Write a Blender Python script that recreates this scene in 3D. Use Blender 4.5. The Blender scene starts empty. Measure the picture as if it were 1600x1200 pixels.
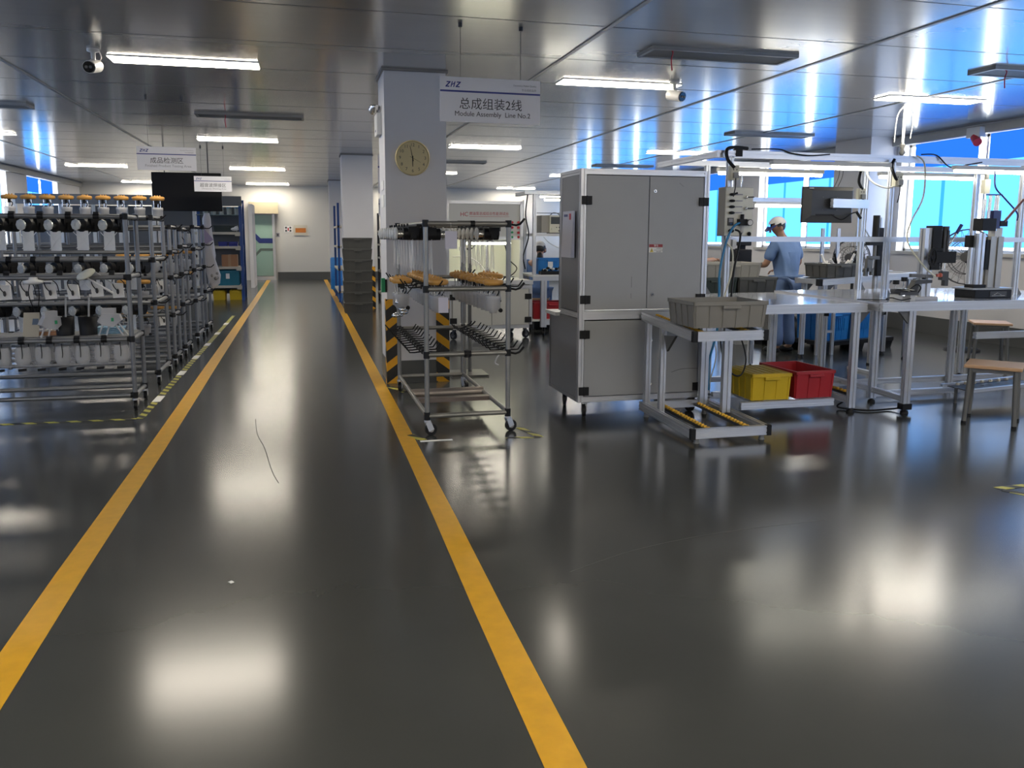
import bpy, bmesh, math, random
from mathutils import Vector, Matrix
random.seed(7)
SC = bpy.context.scene
COL = SC.collection
R = math.radians

# ------------------------------------------------------------------ camera
F, PX, PY = 1272.5, 787.4, 545.7
YAW, PIT, ROL = 0.241945, -0.138902, 0.003306
cd = bpy.data.cameras.new('camera'); cam = bpy.data.objects.new('camera', cd); COL.objects.link(cam)
fw = Vector((math.sin(YAW)*math.cos(PIT), math.cos(YAW)*math.cos(PIT), math.sin(PIT)))
rt = Vector((math.cos(YAW), -math.sin(YAW), 0)); up = rt.cross(fw)
rt, up = rt*math.cos(ROL)+up*math.sin(ROL), -rt*math.sin(ROL)+up*math.cos(ROL)
m = Matrix((rt, up, -fw)).transposed().to_4x4(); m.translation = (0, 0, 1.5)
cam.matrix_world = m
cd.sensor_width = 36; cd.lens = F/1600*36
cd.shift_x = (800-PX)/1600; cd.shift_y = (PY-600)/1600
cd.clip_start = .05; cd.clip_end = 200
SC.camera = cam
# ------------------------------------------------------------------ world, exposure
w = bpy.data.worlds.new('world'); SC.world = w; w.use_nodes = True
w.node_tree.nodes['Background'].inputs[0].default_value = (.75, .85, 1, 1)
w.node_tree.nodes['Background'].inputs[1].default_value = 1.0
SC.view_settings.view_transform = 'Standard'; SC.view_settings.look = 'None'
SC.view_settings.gamma = 1; SC.view_settings.use_curve_mapping = False
SC.view_settings.exposure = 0.15
SC.cycles.max_bounces = 7; SC.cycles.diffuse_bounces = 4; SC.cycles.glossy_bounces = 4
SC.cycles.transparent_max_bounces = 10; SC.cycles.sample_clamp_indirect = 6
SC.cycles.caustics_reflective = False; SC.cycles.caustics_refractive = False
LAMP = 42.0          # ceiling panels
TUBE = 22.0          # bench tubes
SKY = 9.0            # bright slits beside the blinds

# ------------------------------------------------------------------ materials
MATS = {}
def mat(name, col, rough=.5, metal=0., spec=.5, noise=0., nscale=8., bump=0., bscale=40., coat=0., crough=.1, alpha=1., trans=0., emit=None, est=0., stretch=None, rnoise=0.):
    if name in MATS: return MATS[name]
    ma = bpy.data.materials.new(name); ma.use_nodes = True; MATS[name] = ma
    nt = ma.node_tree; b = nt.nodes['Principled BSDF']
    b.inputs['Base Color'].default_value = (*col, 1); b.inputs['Roughness'].default_value = rough
    b.inputs['Metallic'].default_value = metal; b.inputs['Specular IOR Level'].default_value = spec
    b.inputs['Coat Weight'].default_value = coat; b.inputs['Coat Roughness'].default_value = crough
    b.inputs['Alpha'].default_value = alpha; b.inputs['Transmission Weight'].default_value = trans
    if emit: b.inputs['Emission Color'].default_value = (*emit, 1); b.inputs['Emission Strength'].default_value = est
    if noise or bump or rnoise:
        tc = nt.nodes.new('ShaderNodeTexCoord'); src = tc.outputs['Object']
        if stretch:
            mp = nt.nodes.new('ShaderNodeMapping'); mp.inputs['Scale'].default_value = stretch
            nt.links.new(src, mp.inputs['Vector']); src = mp.outputs['Vector']
        n = nt.nodes.new('ShaderNodeTexNoise'); n.inputs['Scale'].default_value = nscale; n.inputs['Detail'].default_value = 5
        nt.links.new(src, n.inputs['Vector'])
        if noise:
            mx = nt.nodes.new('ShaderNodeMix'); mx.data_type = 'RGBA'
            mx.inputs[6].default_value = (*[c*(1-noise) for c in col], 1); mx.inputs[7].default_value = (*[min(1, c*(1+noise)) for c in col], 1)
            nt.links.new(n.outputs['Fac'], mx.inputs[0]); nt.links.new(mx.outputs[2], b.inputs['Base Color'])
        if rnoise:
            mr = nt.nodes.new('ShaderNodeMapRange'); mr.inputs[1].default_value = .15; mr.inputs[2].default_value = .85; mr.interpolation_type = 'SMOOTHERSTEP'
            mr.inputs[3].default_value = max(0, rough-rnoise); mr.inputs[4].default_value = rough+rnoise
            nt.links.new(n.outputs['Fac'], mr.inputs[0]); nt.links.new(mr.outputs[0], b.inputs['Roughness'])
        if bump:
            n2 = nt.nodes.new('ShaderNodeTexNoise'); n2.inputs['Scale'].default_value = bscale; n2.inputs['Detail'].default_value = 3
            nt.links.new(src, n2.inputs['Vector'])
            bp = nt.nodes.new('ShaderNodeBump'); bp.inputs['Strength'].default_value = bump; bp.inputs['Distance'].default_value = .01
            nt.links.new(n2.outputs['Fac'], bp.inputs['Height']); nt.links.new(bp.outputs['Normal'], b.inputs['Normal'])
    return ma
def emis(name, col, s):
    if name in MATS: return MATS[name]
    ma = bpy.data.materials.new(name); ma.use_nodes = True; MATS[name] = ma
    nt = ma.node_tree; nt.nodes.clear()
    e = nt.nodes.new('ShaderNodeEmission'); e.inputs[0].default_value = (*col, 1); e.inputs[1].default_value = s
    o = nt.nodes.new('ShaderNodeOutputMaterial'); nt.links.new(e.outputs[0], o.inputs[0]); return ma
def striped(name, ca, cb, period, frac, direction, rough=.5, worn=None):
    """bands of two colours along a direction in object space"""
    ma = bpy.data.materials.new(name); ma.use_nodes = True; MATS[name] = ma
    nt = ma.node_tree; b = nt.nodes['Principled BSDF']; b.inputs['Roughness'].default_value = rough
    tc = nt.nodes.new('ShaderNodeTexCoord')
    dt = nt.nodes.new('ShaderNodeVectorMath'); dt.operation = 'DOT_PRODUCT'; dt.inputs[1].default_value = [d/period for d in direction]
    nt.links.new(tc.outputs['Object'], dt.inputs[0])
    fr = nt.nodes.new('ShaderNodeMath'); fr.operation = 'FRACT'; nt.links.new(dt.outputs['Value'], fr.inputs[0])
    gt = nt.nodes.new('ShaderNodeMath'); gt.operation = 'GREATER_THAN'; gt.inputs[1].default_value = frac; nt.links.new(fr.outputs[0], gt.inputs[0])
    mx = nt.nodes.new('ShaderNodeMix'); mx.data_type = 'RGBA'; mx.inputs[6].default_value = (*ca, 1); mx.inputs[7].default_value = (*cb, 1)
    nt.links.new(gt.outputs[0], mx.inputs[0]); nt.links.new(mx.outputs[2], b.inputs['Base Color'])
    return ma
WALL = mat('wall_paint', (.68, .67, .68), .55, noise=.03, nscale=2)
WALLC = mat('wall_paint_warm_cast', (.61, .595, .555), .55, noise=.03, nscale=2)  # warm cast of the lamps on the far wall put into its colour
FLOORM = mat('floor_epoxy', (.048, .050, .047), .185, spec=.5, noise=.13, nscale=2.2)
SKIRT = mat('skirting_grey', (.075, .078, .076), .4)
CEIL = mat('ceiling_panel', (.40, .40, .39), .2, metal=.25, spec=.6, noise=.06, nscale=3, stretch=(.15, 3, 1), coat=.6, crough=.14, bump=.03, bscale=2)
YELL = mat('line_yellow', (.62, .33, .012), .35, noise=.18, nscale=14)
ALU = mat('aluminium', (.60, .61, .63), .33, metal=.75, noise=.05, nscale=5)
ALUD = mat('aluminium_slot', (.10, .10, .105), .5, metal=.3)
PIPE = mat('grey_pipe', (.20, .205, .215), .38, metal=.5, noise=.12, nscale=12)
STEELP = mat('worn_steel_pipe', (.24, .235, .22), .36, metal=.6, noise=.25, nscale=9)
BLACK = mat('black_plastic', (.010, .010, .011), .5, spec=.25)
BLACKG = mat('black_gloss', (.012, .012, .013), .12)
DARK = mat('dark_grey', (.05, .05, .052), .5)
PANEL = mat('grey_panel', (.33, .335, .335), .42, metal=.15, noise=.05, nscale=4, bump=.02, bscale=60)
PANELD = mat('dull_side_panel', (.20, .20, .205), .38, metal=.3, noise=.12, nscale=3)
WHITEP = mat('white_plastic', (.72, .72, .70), .4)
CREAM = mat('cream_plastic', (.66, .64, .52), .45)
PAPER = mat('white_card', (.80, .79, .77), .7)
LILAC = mat('lilac_card', (.42, .36, .52), .7)
FROST = mat('frosted_plastic', (.62, .62, .63), .35, alpha=.55)
FILM = mat('clear_film', (.7, .7, .72), .15, alpha=.2)
AMBER = mat('amber_plastic', (.58, .30, .07), .38, noise=.12, nscale=30)
ORANGE = mat('dark_amber_plastic', (.46, .17, .035), .4)
CHROME = mat('chrome', (.70, .69, .66), .2, metal=.9)
DISC = mat('pale_grey_disc', (.60, .60, .58), .5)
CRATEG = mat('crate_grey', (.205, .195, .175), .5, noise=.12, nscale=6)
CRATED = mat('crate_dark', (.085, .085, .08), .45, noise=.15, nscale=6)
CRATEB = mat('crate_blue', (.01, .17, .50), .4)
CRATET = mat('crate_teal', (.015, .16, .24), .4)
CRATEY = mat('crate_yellow', (.58, .40, .015), .42, noise=.1, nscale=7)
CRATER = mat('crate_red', (.36, .018, .025), .42, noise=.1, nscale=7)
CARD = mat('cardboard', (.36, .18, .09), .7, noise=.08)
BLUER = mat('rack_blue', (.012, .065, .26), .4)
BEIGE = mat('shelf_beige', (.55, .51, .42), .5)
WOOD = mat('light_wood', (.55, .34, .19), .4, noise=.15, nscale=10, stretch=(1, 12, 1))
LEGG = mat('leg_grey', (.13, .13, .125), .4, metal=.3)
RED = mat('red_plastic', (.5, .015, .03), .35)
GREEN = mat('green_plastic', (.02, .3, .12), .4)
NAVY = mat('navy_film', (.02, .035, .16), .4)
SIGNW = mat('sign_board', (.72, .72, .76), .4)
SIGNB = mat('sign_blue', (.02, .035, .22), .4)
SIGND = mat('sign_ink', (.05, .05, .06), .5)
INKG = mat('pale_ink', (.30, .30, .33), .5)
INKR = mat('red_ink', (.40, .03, .05), .5)
CLOCKF = mat('clock_face', (.66, .55, .30), .45)
TEALG = mat('door_glass_green', (.30, .44, .36), .18)
DOORB = mat('door_band_grey', (.10, .13, .11), .4)
SKIN = mat('skin', (.40, .22, .14), .5)
SHIRT = mat('blue_workwear', (.13, .22, .42), .75, noise=.1, nscale=12, bump=.3, bscale=14)
TROUS = mat('blue_trousers', (.12, .19, .36), .75, noise=.1, nscale=12, bump=.3, bscale=14)
HAIR = mat('black_hair', (.01, .009, .009), .5)
CAPW = mat('white_cap', (.66, .65, .64), .7)
ROLLY = mat('roller_yellow', (.72, .40, .03), .4)
TUBEB = mat('blue_hose', (.02, .20, .42), .35)
TOPW = mat('bench_top', (.50, .52, .58), .14, coat=.5, crough=.05)
CASW = mat('camera_white', (.62, .61, .58), .35)
BLIND = emis('backlit_blue_blind', (.22, .92, 2.4), 1.0)
BLINDT = emis('backlit_blind_dim_top', (.03, .22, 1.05), 1.0)  # dimmer backlight at the blind tops put into a deeper blue glow
BLINDS = emis('backlit_blind_seam', (.06, .52, 1.6), 1.0)
GLOW = emis('window_daylight', (.92, .97, 1.0), SKY)
LED = emis('ceiling_led', (1.0, .91, .765), LAMP)
TUBEM = emis('tube_led', (1.0, .95, .80), TUBE)
HCL = emis('test_chamber_tube', (1.0, .95, .72), 26)
TAPE = striped('hazard_tape', (.015, .015, .013), (.50, .47, .09), .16, .5, (1, 1, 0))
GUARD = striped('corner_guard', (.012, .012, .012), (.75, .36, .01),   .21, .58, (-.75, -.75, 1))
GUARDR = striped('corner_guard_mirrored', (.012, .012, .012), (.75, .36, .01), .21, .58, (.75, .75, 1))

# ------------------------------------------------------------------ mesh builder
OFF = {}
class MB:
    def __init__(s): s.v = []; s.f = []; s.sm = []
    def add(s, vs, fs, smooth=False):
        n = len(s.v); s.v += [tuple(v) for v in vs]; s.f += [[i+n for i in f] for f in fs]; s.sm += [smooth]*len(fs); return s
    def box(s, x0, x1, y0, y1, z0, z1):
        return s.add([(x, y, z) for z in (z0, z1) for y in (y0, y1) for x in (x0, x1)],
                     [(0, 2, 3, 1), (4, 5, 7, 6), (0, 1, 5, 4), (2, 6, 7, 3), (0, 4, 6, 2), (1, 3, 7, 5)])
    def cb(s, c, d): return s.box(c[0]-d[0]/2, c[0]+d[0]/2, c[1]-d[1]/2, c[1]+d[1]/2, c[2]-d[2]/2, c[2]+d[2]/2)
    def frame(s, p0, p1, upv=(0, 0, 1)):
        a = Vector(p0); b = Vector(p1); d = (b-a).normalized(); u = Vector(upv)
        if abs(d.dot(u)) > .95: u = Vector((0, 1, 0))
        x = d.cross(u).normalized(); y = x.cross(d); return a, b, x, y
    def loft(s, poly, p0, p1, upv=(0, 0, 1), poly2=None, smooth=False, caps=True):
        a, b, x, y = s.frame(p0, p1, upv); n = len(poly); q = poly2 or poly
        A = [a+x*u+y*v for u, v in poly]; B = [b+x*u+y*v for u, v in q]
        s.add(A+B, [(i, i+n, (i+1) % n+n, (i+1) % n) for i in range(n)], smooth)
        if caps: s.add(A, [tuple(range(n))]); s.add(B, [tuple(range(n))[::-1]])
        return s
    def bar(s, p0, p1, w, h=None, upv=(0, 0, 1)):
        h = h or w; return s.loft([(-w/2, -h/2), (w/2, -h/2), (w/2, h/2), (-w/2, h/2)], p0, p1, upv)
    def ext(s, p0, p1, w=.04, h=None, upv=(0, 0, 1)):
        """slotted aluminium section"""
        h = h or w; g = min(w, h)*.13; d = min(w, h)*.16; a, b = w/2, h/2; P = []
        for (x0, y0, x1, y1, nx, ny) in ((-a, -b, a, -b, 0, 1), (a, -b, a, b, -1, 0), (a, b, -a, b, 0, -1), (-a, b, -a, -b, 1, 0)):
            L = math.hypot(x1-x0, y1-y0); k = 2 if L > 1.6*min(w, h) else 1
            ux, uy = (x1-x0)/L, (y1-y0)/L; P.append((x0, y0))
            for j in range(k):
                c = L*(j+.5)/k
                for t, q in ((c-g, 0), (c-g, d), (c+g, d), (c+g, 0)): P.append((x0+ux*t+nx*q, y0+uy*t+ny*q))
        return s.loft(P, p0, p1, upv)
    def tube(s, p0, p1, r, n=10, r2=None, caps=True):
        c = [(math.cos(2*math.pi*i/n), math.sin(2*math.pi*i/n)) for i in range(n)]; r2 = r if r2 is None else r2
        return s.loft([(r*x, r*y) for x, y in c], p0, p1, poly2=[(r2*x, r2*y) for x, y in c], smooth=True, caps=caps)
    def path(s, pts, r, n=6):
        pts = [Vector(p) for p in pts]; rings = []; prev = None
        for i, p in enumerate(pts):
            d = (pts[min(i+1, len(pts)-1)]-pts[max(i-1, 0)]).normalized()
            u = prev if prev else (Vector((0, 0, 1)) if abs(d.z) < .9 else Vector((0, 1, 0)))
            x = d.cross(u).normalized(); y = x.cross(d).normalized(); prev = y
            rings.append([p+x*r*math.cos(2*math.pi*k/n)+y*r*math.sin(2*math.pi*k/n) for k in range(n)])
        fs = [(i*n+k, (i+1)*n+k, (i+1)*n+(k+1) % n, i*n+(k+1) % n) for i in range(len(pts)-1) for k in range(n)]
        return s.add([v for q in rings for v in q], fs, True)
    def curve(s, pts, r, n=6, k=6):
        P = [Vector(p) for p in pts]; out = []
        for i in range(len(P)-1):
            a = P[max(i-1, 0)]; b = P[i]; c = P[i+1]; d = P[min(i+2, len(P)-1)]
            for j in range(k):
                t = j/k; out.append(.5*((2*b)+(c-a)*t+(2*a-5*b+4*c-d)*t*t+(3*b-a-3*c+d)*t**3))
        out.append(P[-1]); return s.path(out, r, n)
    def lathe(s, prof, o=(0, 0, 0), ax='z', n=16, sm=True, sx=1., sy=1.):
        vs = []
        for r, z in prof:
            for k in range(n):
                a = 2*math.pi*k/n; p = (r*math.cos(a)*sx, r*math.sin(a)*sy, z)
                if ax == 'x': p = (p[2], p[0], p[1])
                elif ax == 'y': p = (p[0], p[2], p[1])
                vs.append((p[0]+o[0], p[1]+o[1], p[2]+o[2]))
        fs = [(i*n+k, i*n+(k+1) % n, (i+1)*n+(k+1) % n, (i+1)*n+k) for i in range(len(prof)-1) for k in range(n)]
        s.add(vs, fs, sm)
        for i in (0, len(prof)-1):
            if prof[i][0] > 1e-5: s.add(vs[i*n:(i+1)*n], [tuple(range(n))])
        return s
    def prism(s, poly, d0, d1, pl='xz'):
        def P(u, v, d): return (u, d, v) if pl == 'xz' else ((u, v, d) if pl == 'xy' else (d, u, v))
        n = len(poly); A = [P(u, v, d0) for u, v in poly]; B = [P(u, v, d1) for u, v in poly]
        return s.add(A+B, [(i, (i+1) % n, (i+1) % n+n, i+n) for i in range(n)]+[tuple(range(n))[::-1], tuple(range(n, 2*n))])
    def ball(s, c, r, n=12, k=8):
        r = r if isinstance(r, (tuple, list)) else (r, r, r); vs = []; fs = []
        for i in range(k+1):
            t = math.pi*i/k
            for j in range(n):
                a = 2*math.pi*j/n; vs.append((c[0]+r[0]*math.sin(t)*math.cos(a), c[1]+r[1]*math.sin(t)*math.sin(a), c[2]+r[2]*math.cos(t)))
        for i in range(k):
            for j in range(n): fs.append((i*n+j, (i+1)*n+j, (i+1)*n+(j+1) % n, i*n+(j+1) % n))
        return s.add(vs, fs, True)
    def mesh(s, name, off=None):
        me = bpy.data.meshes.new(name); o = off or Vector((0, 0, 0))
        me.from_pydata([Vector(v)-o for v in s.v], [], s.f); me.polygons.foreach_set('use_smooth', s.sm)
        bm = bmesh.new(); bm.from_mesh(me); bmesh.ops.recalc_face_normals(bm, faces=bm.faces); bm.to_mesh(me); bm.free()
        me.update(); return me
    def obj(s, name, ma, par=None, world=False, bevel=0, label=None):
        off = OFF.get(par.name) if (par and world) else None
        o = bpy.data.objects.new(name, s.mesh(name, off)); COL.objects.link(o); o.data.materials.append(ma)
        if par: o.parent = par; OFF[o.name] = OFF.get(par.name, Vector((0, 0, 0)))
        if bevel:
            b = o.modifiers.new('bevel', 'BEVEL'); b.width = bevel; b.segments = 2; b.limit_method = 'ANGLE'
        if label: o['label'] = label
        return o
def tag(o, label, cat=None, group=None, kind=None):
    o['label'] = label
    if cat: o['category'] = cat
    if group: o['group'] = group
    if kind: o['kind'] = kind
    return o
def thing(name, label, cat, loc=(0, 0, 0), rz=0., group=None):
    o = bpy.data.objects.new(name, None); COL.objects.link(o); o.location = loc; o.rotation_euler = (0, 0, rz)
    OFF[o.name] = Vector(loc); return tag(o, label, cat, group)
def struct(name, mb, ma, par=None, label=None, world=False):
    o = mb.obj(name, ma, par, world)
    if not par: o['kind'] = 'structure'
    if label: o['label'] = label
    return o
def dup(root, loc, label, rz=None, group=None, scale=None):
    def cp(o, p):
        c = o.copy(); COL.objects.link(c)
        if p: c.parent = p
        for ch in list(o.children): cp(ch, c)
        return c
    c = cp(root, None); c.location = loc; c['label'] = label
    if rz is not None: c.rotation_euler = (0, 0, rz)
    if group: c['group'] = group
    if scale: c.scale = (scale,)*3 if not isinstance(scale, tuple) else scale
    return c
def text(name, s, size, loc, rot, ma, par, ax='CENTER', sx=1., shear=0., ext=.0008, bold=0.):
    cu = bpy.data.curves.new(name, 'FONT'); cu.body = s; cu.size = size; cu.align_x = ax; cu.align_y = 'CENTER'; cu.extrude = ext; cu.shear = shear; cu.offset = size*bold if bold else 0
    o = bpy.data.objects.new(name, cu); COL.objects.link(o); cu.materials.append(ma)
    if par: o.parent = par
    o.location = loc; o.rotation_euler = rot; o.scale = (sx, 1, 1)
    bpy.context.view_layer.update(); me = bpy.data.meshes.new_from_object(o.evaluated_get(bpy.context.evaluated_depsgraph_get()))
    q = bpy.data.objects.new(name, me); COL.objects.link(q); q.location = loc; q.rotation_euler = rot; q.scale = (sx, 1, 1)
    if par: q.parent = par
    bpy.data.objects.remove(o); bpy.data.curves.remove(cu); q.name = name; return q
ORD = ['first', 'second', 'third', 'fourth', 'fifth', 'sixth', 'seventh', 'eighth', 'ninth', 'tenth', 'eleventh', 'twelfth', 'thirteenth', 'fourteenth']
FACE = (R(90), 0, 0)   # text facing the aisle camera (-Y)
# ------------------------------------------------------------------ room shell
XL, XR, YF, YB, ZC = -6.7, 9.5, -12.0, 28.35, 3.1
fl = struct('floor', MB().box(XL-.2, XR+.2, YF-.2, YB+.2, -.2, 0), FLOORM, label='dark grey glossy epoxy floor of the hall')
ce = struct('ceiling', MB().box(XL-.2, XR+.2, YF-.2, YB+.2, ZC, ZC+.2), CEIL, label='reflective grey metal panel ceiling')
sm = MB()
for x in (-5.0, -2.65, 2.36, 4.7, 7.05): sm.box(x-.018, x+.018, YF, YB, ZC-.008, ZC)
struct('ceiling_strip', sm, mat('strip_alu', (.42, .41, .38), .35, metal=.4), ce)
jm = MB(); y = YF+.5
while y < YB:
    jm.box(XL, XR, y-.004, y+.004, ZC-.0015, ZC+.001); y += 1.18
struct('panel_joint', jm, mat('joint_grey', (.20, .20, .19), .4), ce)
struct('wall_back', MB().box(XL-.2, XR+.2, YB, YB+.2, 0, ZC), WALLC, label='pale far wall with door and orange board')
struct('wall_front', MB().box(XL-.2, XR+.2, YF-.2, YF, 0, ZC), WALL)
WR = [(4.38, 7.12), (8.64, 11.38), (12.91, 15.65), (17.16, 19.9), (21.4, 24.15), (25.6, 28.1), (.12, 2.86), (-4.14, -1.4), (-8.4, -5.66)]
WL = [(23.45, 25.75), (19.25, 21.55), (15.0, 17.3), (10.8, 13.1), (6.55, 8.85), (2.3, 4.6), (-1.95, .35), (-6.2, -3.9)]
SILL, HEAD = 1.27, 2.97
def side_wall(name, x0, x1, wins):
    m = MB(); m.box(x0, x1, YF, YB, 0, SILL); m.box(x0, x1, YF, YB, HEAD, ZC)
    ys = [YF]+[v for w_ in sorted(wins) for v in (w_[0]-.2, w_[1]+.2)]+[YB]
    for a, b in zip(ys[::2], ys[1::2]):
        if b > a: m.box(x0, x1, a, b, SILL, HEAD)
    return struct(name, m, WALL)
side_wall('wall_right', XR, XR+.25, WR); side_wall('wall_left', XL-.25, XL, WL)
def window(i, xin, sgn, y0, y1, lab):
    a, b = y0-.2, y1+.2; mid = (y0+y1)/2; xo = xin+sgn*.2
    X = lambda d, e: (min(xin+sgn*d, xin+sgn*e), max(xin+sgn*d, xin+sgn*e))
    wo = struct('window_%d' % i, MB().box(*X(.2, .22), a, b, SILL, HEAD), GLOW, label=lab)
    f = MB()
    for q in (a, mid-.02, b-.04): f.box(*X(.14, .18), q, q+.04, SILL, HEAD)
    f.box(*X(.14, .18), a, b, SILL, SILL+.04); f.box(*X(.14, .18), a, b, HEAD-.04, HEAD)
    f.obj('window_frame', WHITEP, wo)
    MB().box(*X(-.05, .13), a-.05, b+.05, SILL-.05, SILL).obj('window_sill', mat('sill_stone', (.50, .49, .46), .5), wo)
    for p, q in ((y0, mid-.1), (mid+.1, y1)):
        c = (p+q)/2; bl = MB().box(*X(.085, .09), p, c-.035, SILL+.08, 2.58); bl.box(*X(.085, .09), c+.035, q, SILL+.08, 2.58)
        o = bl.obj('blind', BLIND, wo); MB().box(*X(.085, .09), c-.035, c+.035, SILL+.08, 2.58).obj('blind_seam', BLINDS, o)
        MB().box(*X(.08, .09), p, q, 2.58, HEAD-.01).obj('blind_dim_top', BLINDT, wo)  # separate strip for the dimmer glow at the top of the blind
    return wo
for i, (a, b) in enumerate(WR): window(i+1, XR, 1, a, b, 'window with backlit blue roller blinds in the right wall')
for i, (a, b) in enumerate(WL): window(len(WR)+1+i, XL, -1, a, b, 'window with backlit blue blinds in the left wall')
# trunking under the ceiling along both window walls
struct('trim_1', MB().box(XR-.10, XR-.002, 1, YB, 2.955, 3.07), mat('trunking', (.40, .39, .36), .5, noise=.08), label='pale cable trunking along the top of the right window wall')
struct('trim_2', MB().box(XL+.002, XL+.10, 1, YB, 2.955, 3.07), MATS['trunking'], label='cable trunking along the top of the left window wall')
# skirting
for n, (x0, x1, y0, y1) in dict(right=(XR-.012, XR, YF, YB), left=(XL, XL+.012, YF, YB), back=(-.8, XR-.012, YB-.012, YB)).items():
    struct('baseboard_'+n, MB().box(x0, x1, y0, y1, 0, .26), SKIRT)
# pillars along the aisle
for i, (y0, x0) in enumerate(((8.23, .82), (16.9, .82), (25.0, .83))):
    p = struct('pillar', MB().box(x0, x0+.61, y0, y0+.6, 0, ZC), WALL, label=('white square pillar with round clock', 'white pillar behind the crate stack', 'farthest white pillar beside the aisle')[i])
    struct('pillar_skirting', MB().box(x0-.006, x0+.616, y0-.006, y0+.606, 0, .23), SKIRT, p)
    struct('pillar_collar', MB().box(x0-.02, x0+.63, y0-.02, y0+.62, ZC-.02, ZC), mat('collar_grey', (.22, .21, .2), .5), p)
struct('pillar', MB().box(9.0, 9.5, 11.7, 12.62, 0, ZC), WALL, label='wall pier between two blue windows')
# white partition end post by the sliding door
struct('trim_3', MB().box(-1.43, -1.33, 24.2, 25.6, 0, 2.35), WALL, label='white partition end post left of the green door')
# floor lines
def floor_strip(name, pts, wd, ma, z=.002, label=None):
    m = MB(); P = [Vector((x, y, 0)) for x, y in pts]; L = []
    for i, p in enumerate(P):
        d = (P[min(i+1, len(P)-1)]-P[max(i-1, 0)]).normalized(); n = Vector((d.y, -d.x, 0))*wd/2; L += [p-n, p+n]
    vs = [(v.x, v.y, .0004) for v in L]+[(v.x, v.y, z) for v in L]; k = len(L); fs = []
    for i in range(len(P)-1):
        a = 2*i; fs += [(a+k, a+1+k, a+3+k, a+2+k), (a, a+2, a+2+k, a+k), (a+1, a+1+k, a+3+k, a+3)]
    m.add(vs, fs); return struct(name, m, ma, label=label)
floor_strip('trim_4', [(.655, .3), (.685, 2.03), (.69, 3.06), (.703, 4.14), (.721, 6.95), (.745, 15), (.745, 25.0), (.745, 28.2)], .118, YELL, label='yellow floor line on the right of the aisle')
floor_strip('trim_5', [(-1.03, .5), (-1.038, 2.9), (-1.045, 3.83), (-1.04, 6.04), (-1.053, 9.8), (-1.067, 19.4), (-1.10, 28.2)], .125, YELL, label='yellow floor line on the left of the aisle')
# door and fittings on the far wall
d = struct('door_1', MB().box(-1.55, -.93, YB-.06, YB-.03, .14, 2.14), TEALG, label='green glass sliding door in the far wall')
fr = MB().box(-1.63, -1.55, YB-.1, YB-.02, 0, 2.2); fr.box(-.93, -.85, YB-.1, YB-.02, 0, 2.2); fr.box(-1.55, -.93, YB-.08, YB-.02, 0, .12)
fr.obj('door_frame', ALU, d)
MB().box(-1.64, -.72, YB-.28, YB-.002, 2.18, 2.55).obj('door_operator_box', mat('operator_beige', (.50, .44, .30), .4, metal=.3), d)
def band(x, z, a, t): return [(x[0], z[0]), (x[1], z[1]), (x[2], z[1]), (x[2], z[1]+t), (x[1]+.03, z[1]+t), (x[0]+.06, z[0]+t*1.0), (x[0], z[0]+t*.8)]
MB().prism([(-1.55, 1.42), (-1.36, 1.22), (-.93, 1.22), (-.93, 1.38), (-1.31, 1.38), (-1.46, 1.53), (-1.55, 1.53)], YB-.066, YB-.061).obj('door_band', NAVY, d, label='dark blue wavy band')
MB().prism([(-1.55, .80), (-1.46, .80), (-1.30, .97), (-.93, .97), (-.93, 1.05), (-1.33, 1.05), (-1.49, .88), (-1.55, .88)], YB-.066, YB-.061).obj('door_band', DOORB, d, label='grey wavy band')
o = thing('wall_board', 'framed board with orange picture on the far wall', 'board', (-.02, YB-.005, 1.65))
MB().box(-.22, .22, -.02, 0, -.17, .17).obj('frame', BEIGE, o); MB().box(-.17, .17, -.024, -.021, -.08, .07).obj('picture', mat('orange_print', (.50, .16, .03), .3, noise=.5, nscale=4), o)
o = thing('wall_notice', 'small white notice with dark and red symbols on far wall', 'notice', (-.42, YB-.004, 1.68))
MB().box(-.13, .13, -.006, 0, -.1, .1).obj('notice_card', PAPER, o)
s_ = MB()
for px, pz in ((-.07, .05), (-.07, -.05), (.07, .05), (.07, -.05)): s_.box(px-.03, px+.03, -.008, -.0065, pz-.03, pz+.03)
s_.obj('symbol', DARK, o); MB().box(-.02, .02, -.008, -.0065, -.05, .05).obj('symbol', RED, o)
o = thing('light_switch', 'grey switch plate beside the green door', 'switch', (-.76, YB-.004, 1.49))
MB().box(-.06, .06, -.012, 0, -.07, .07).obj('plate', INKG, o); MB().box(-.03, .03, -.018, -.012, -.04, .04).obj('rocker', DARK, o)

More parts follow.
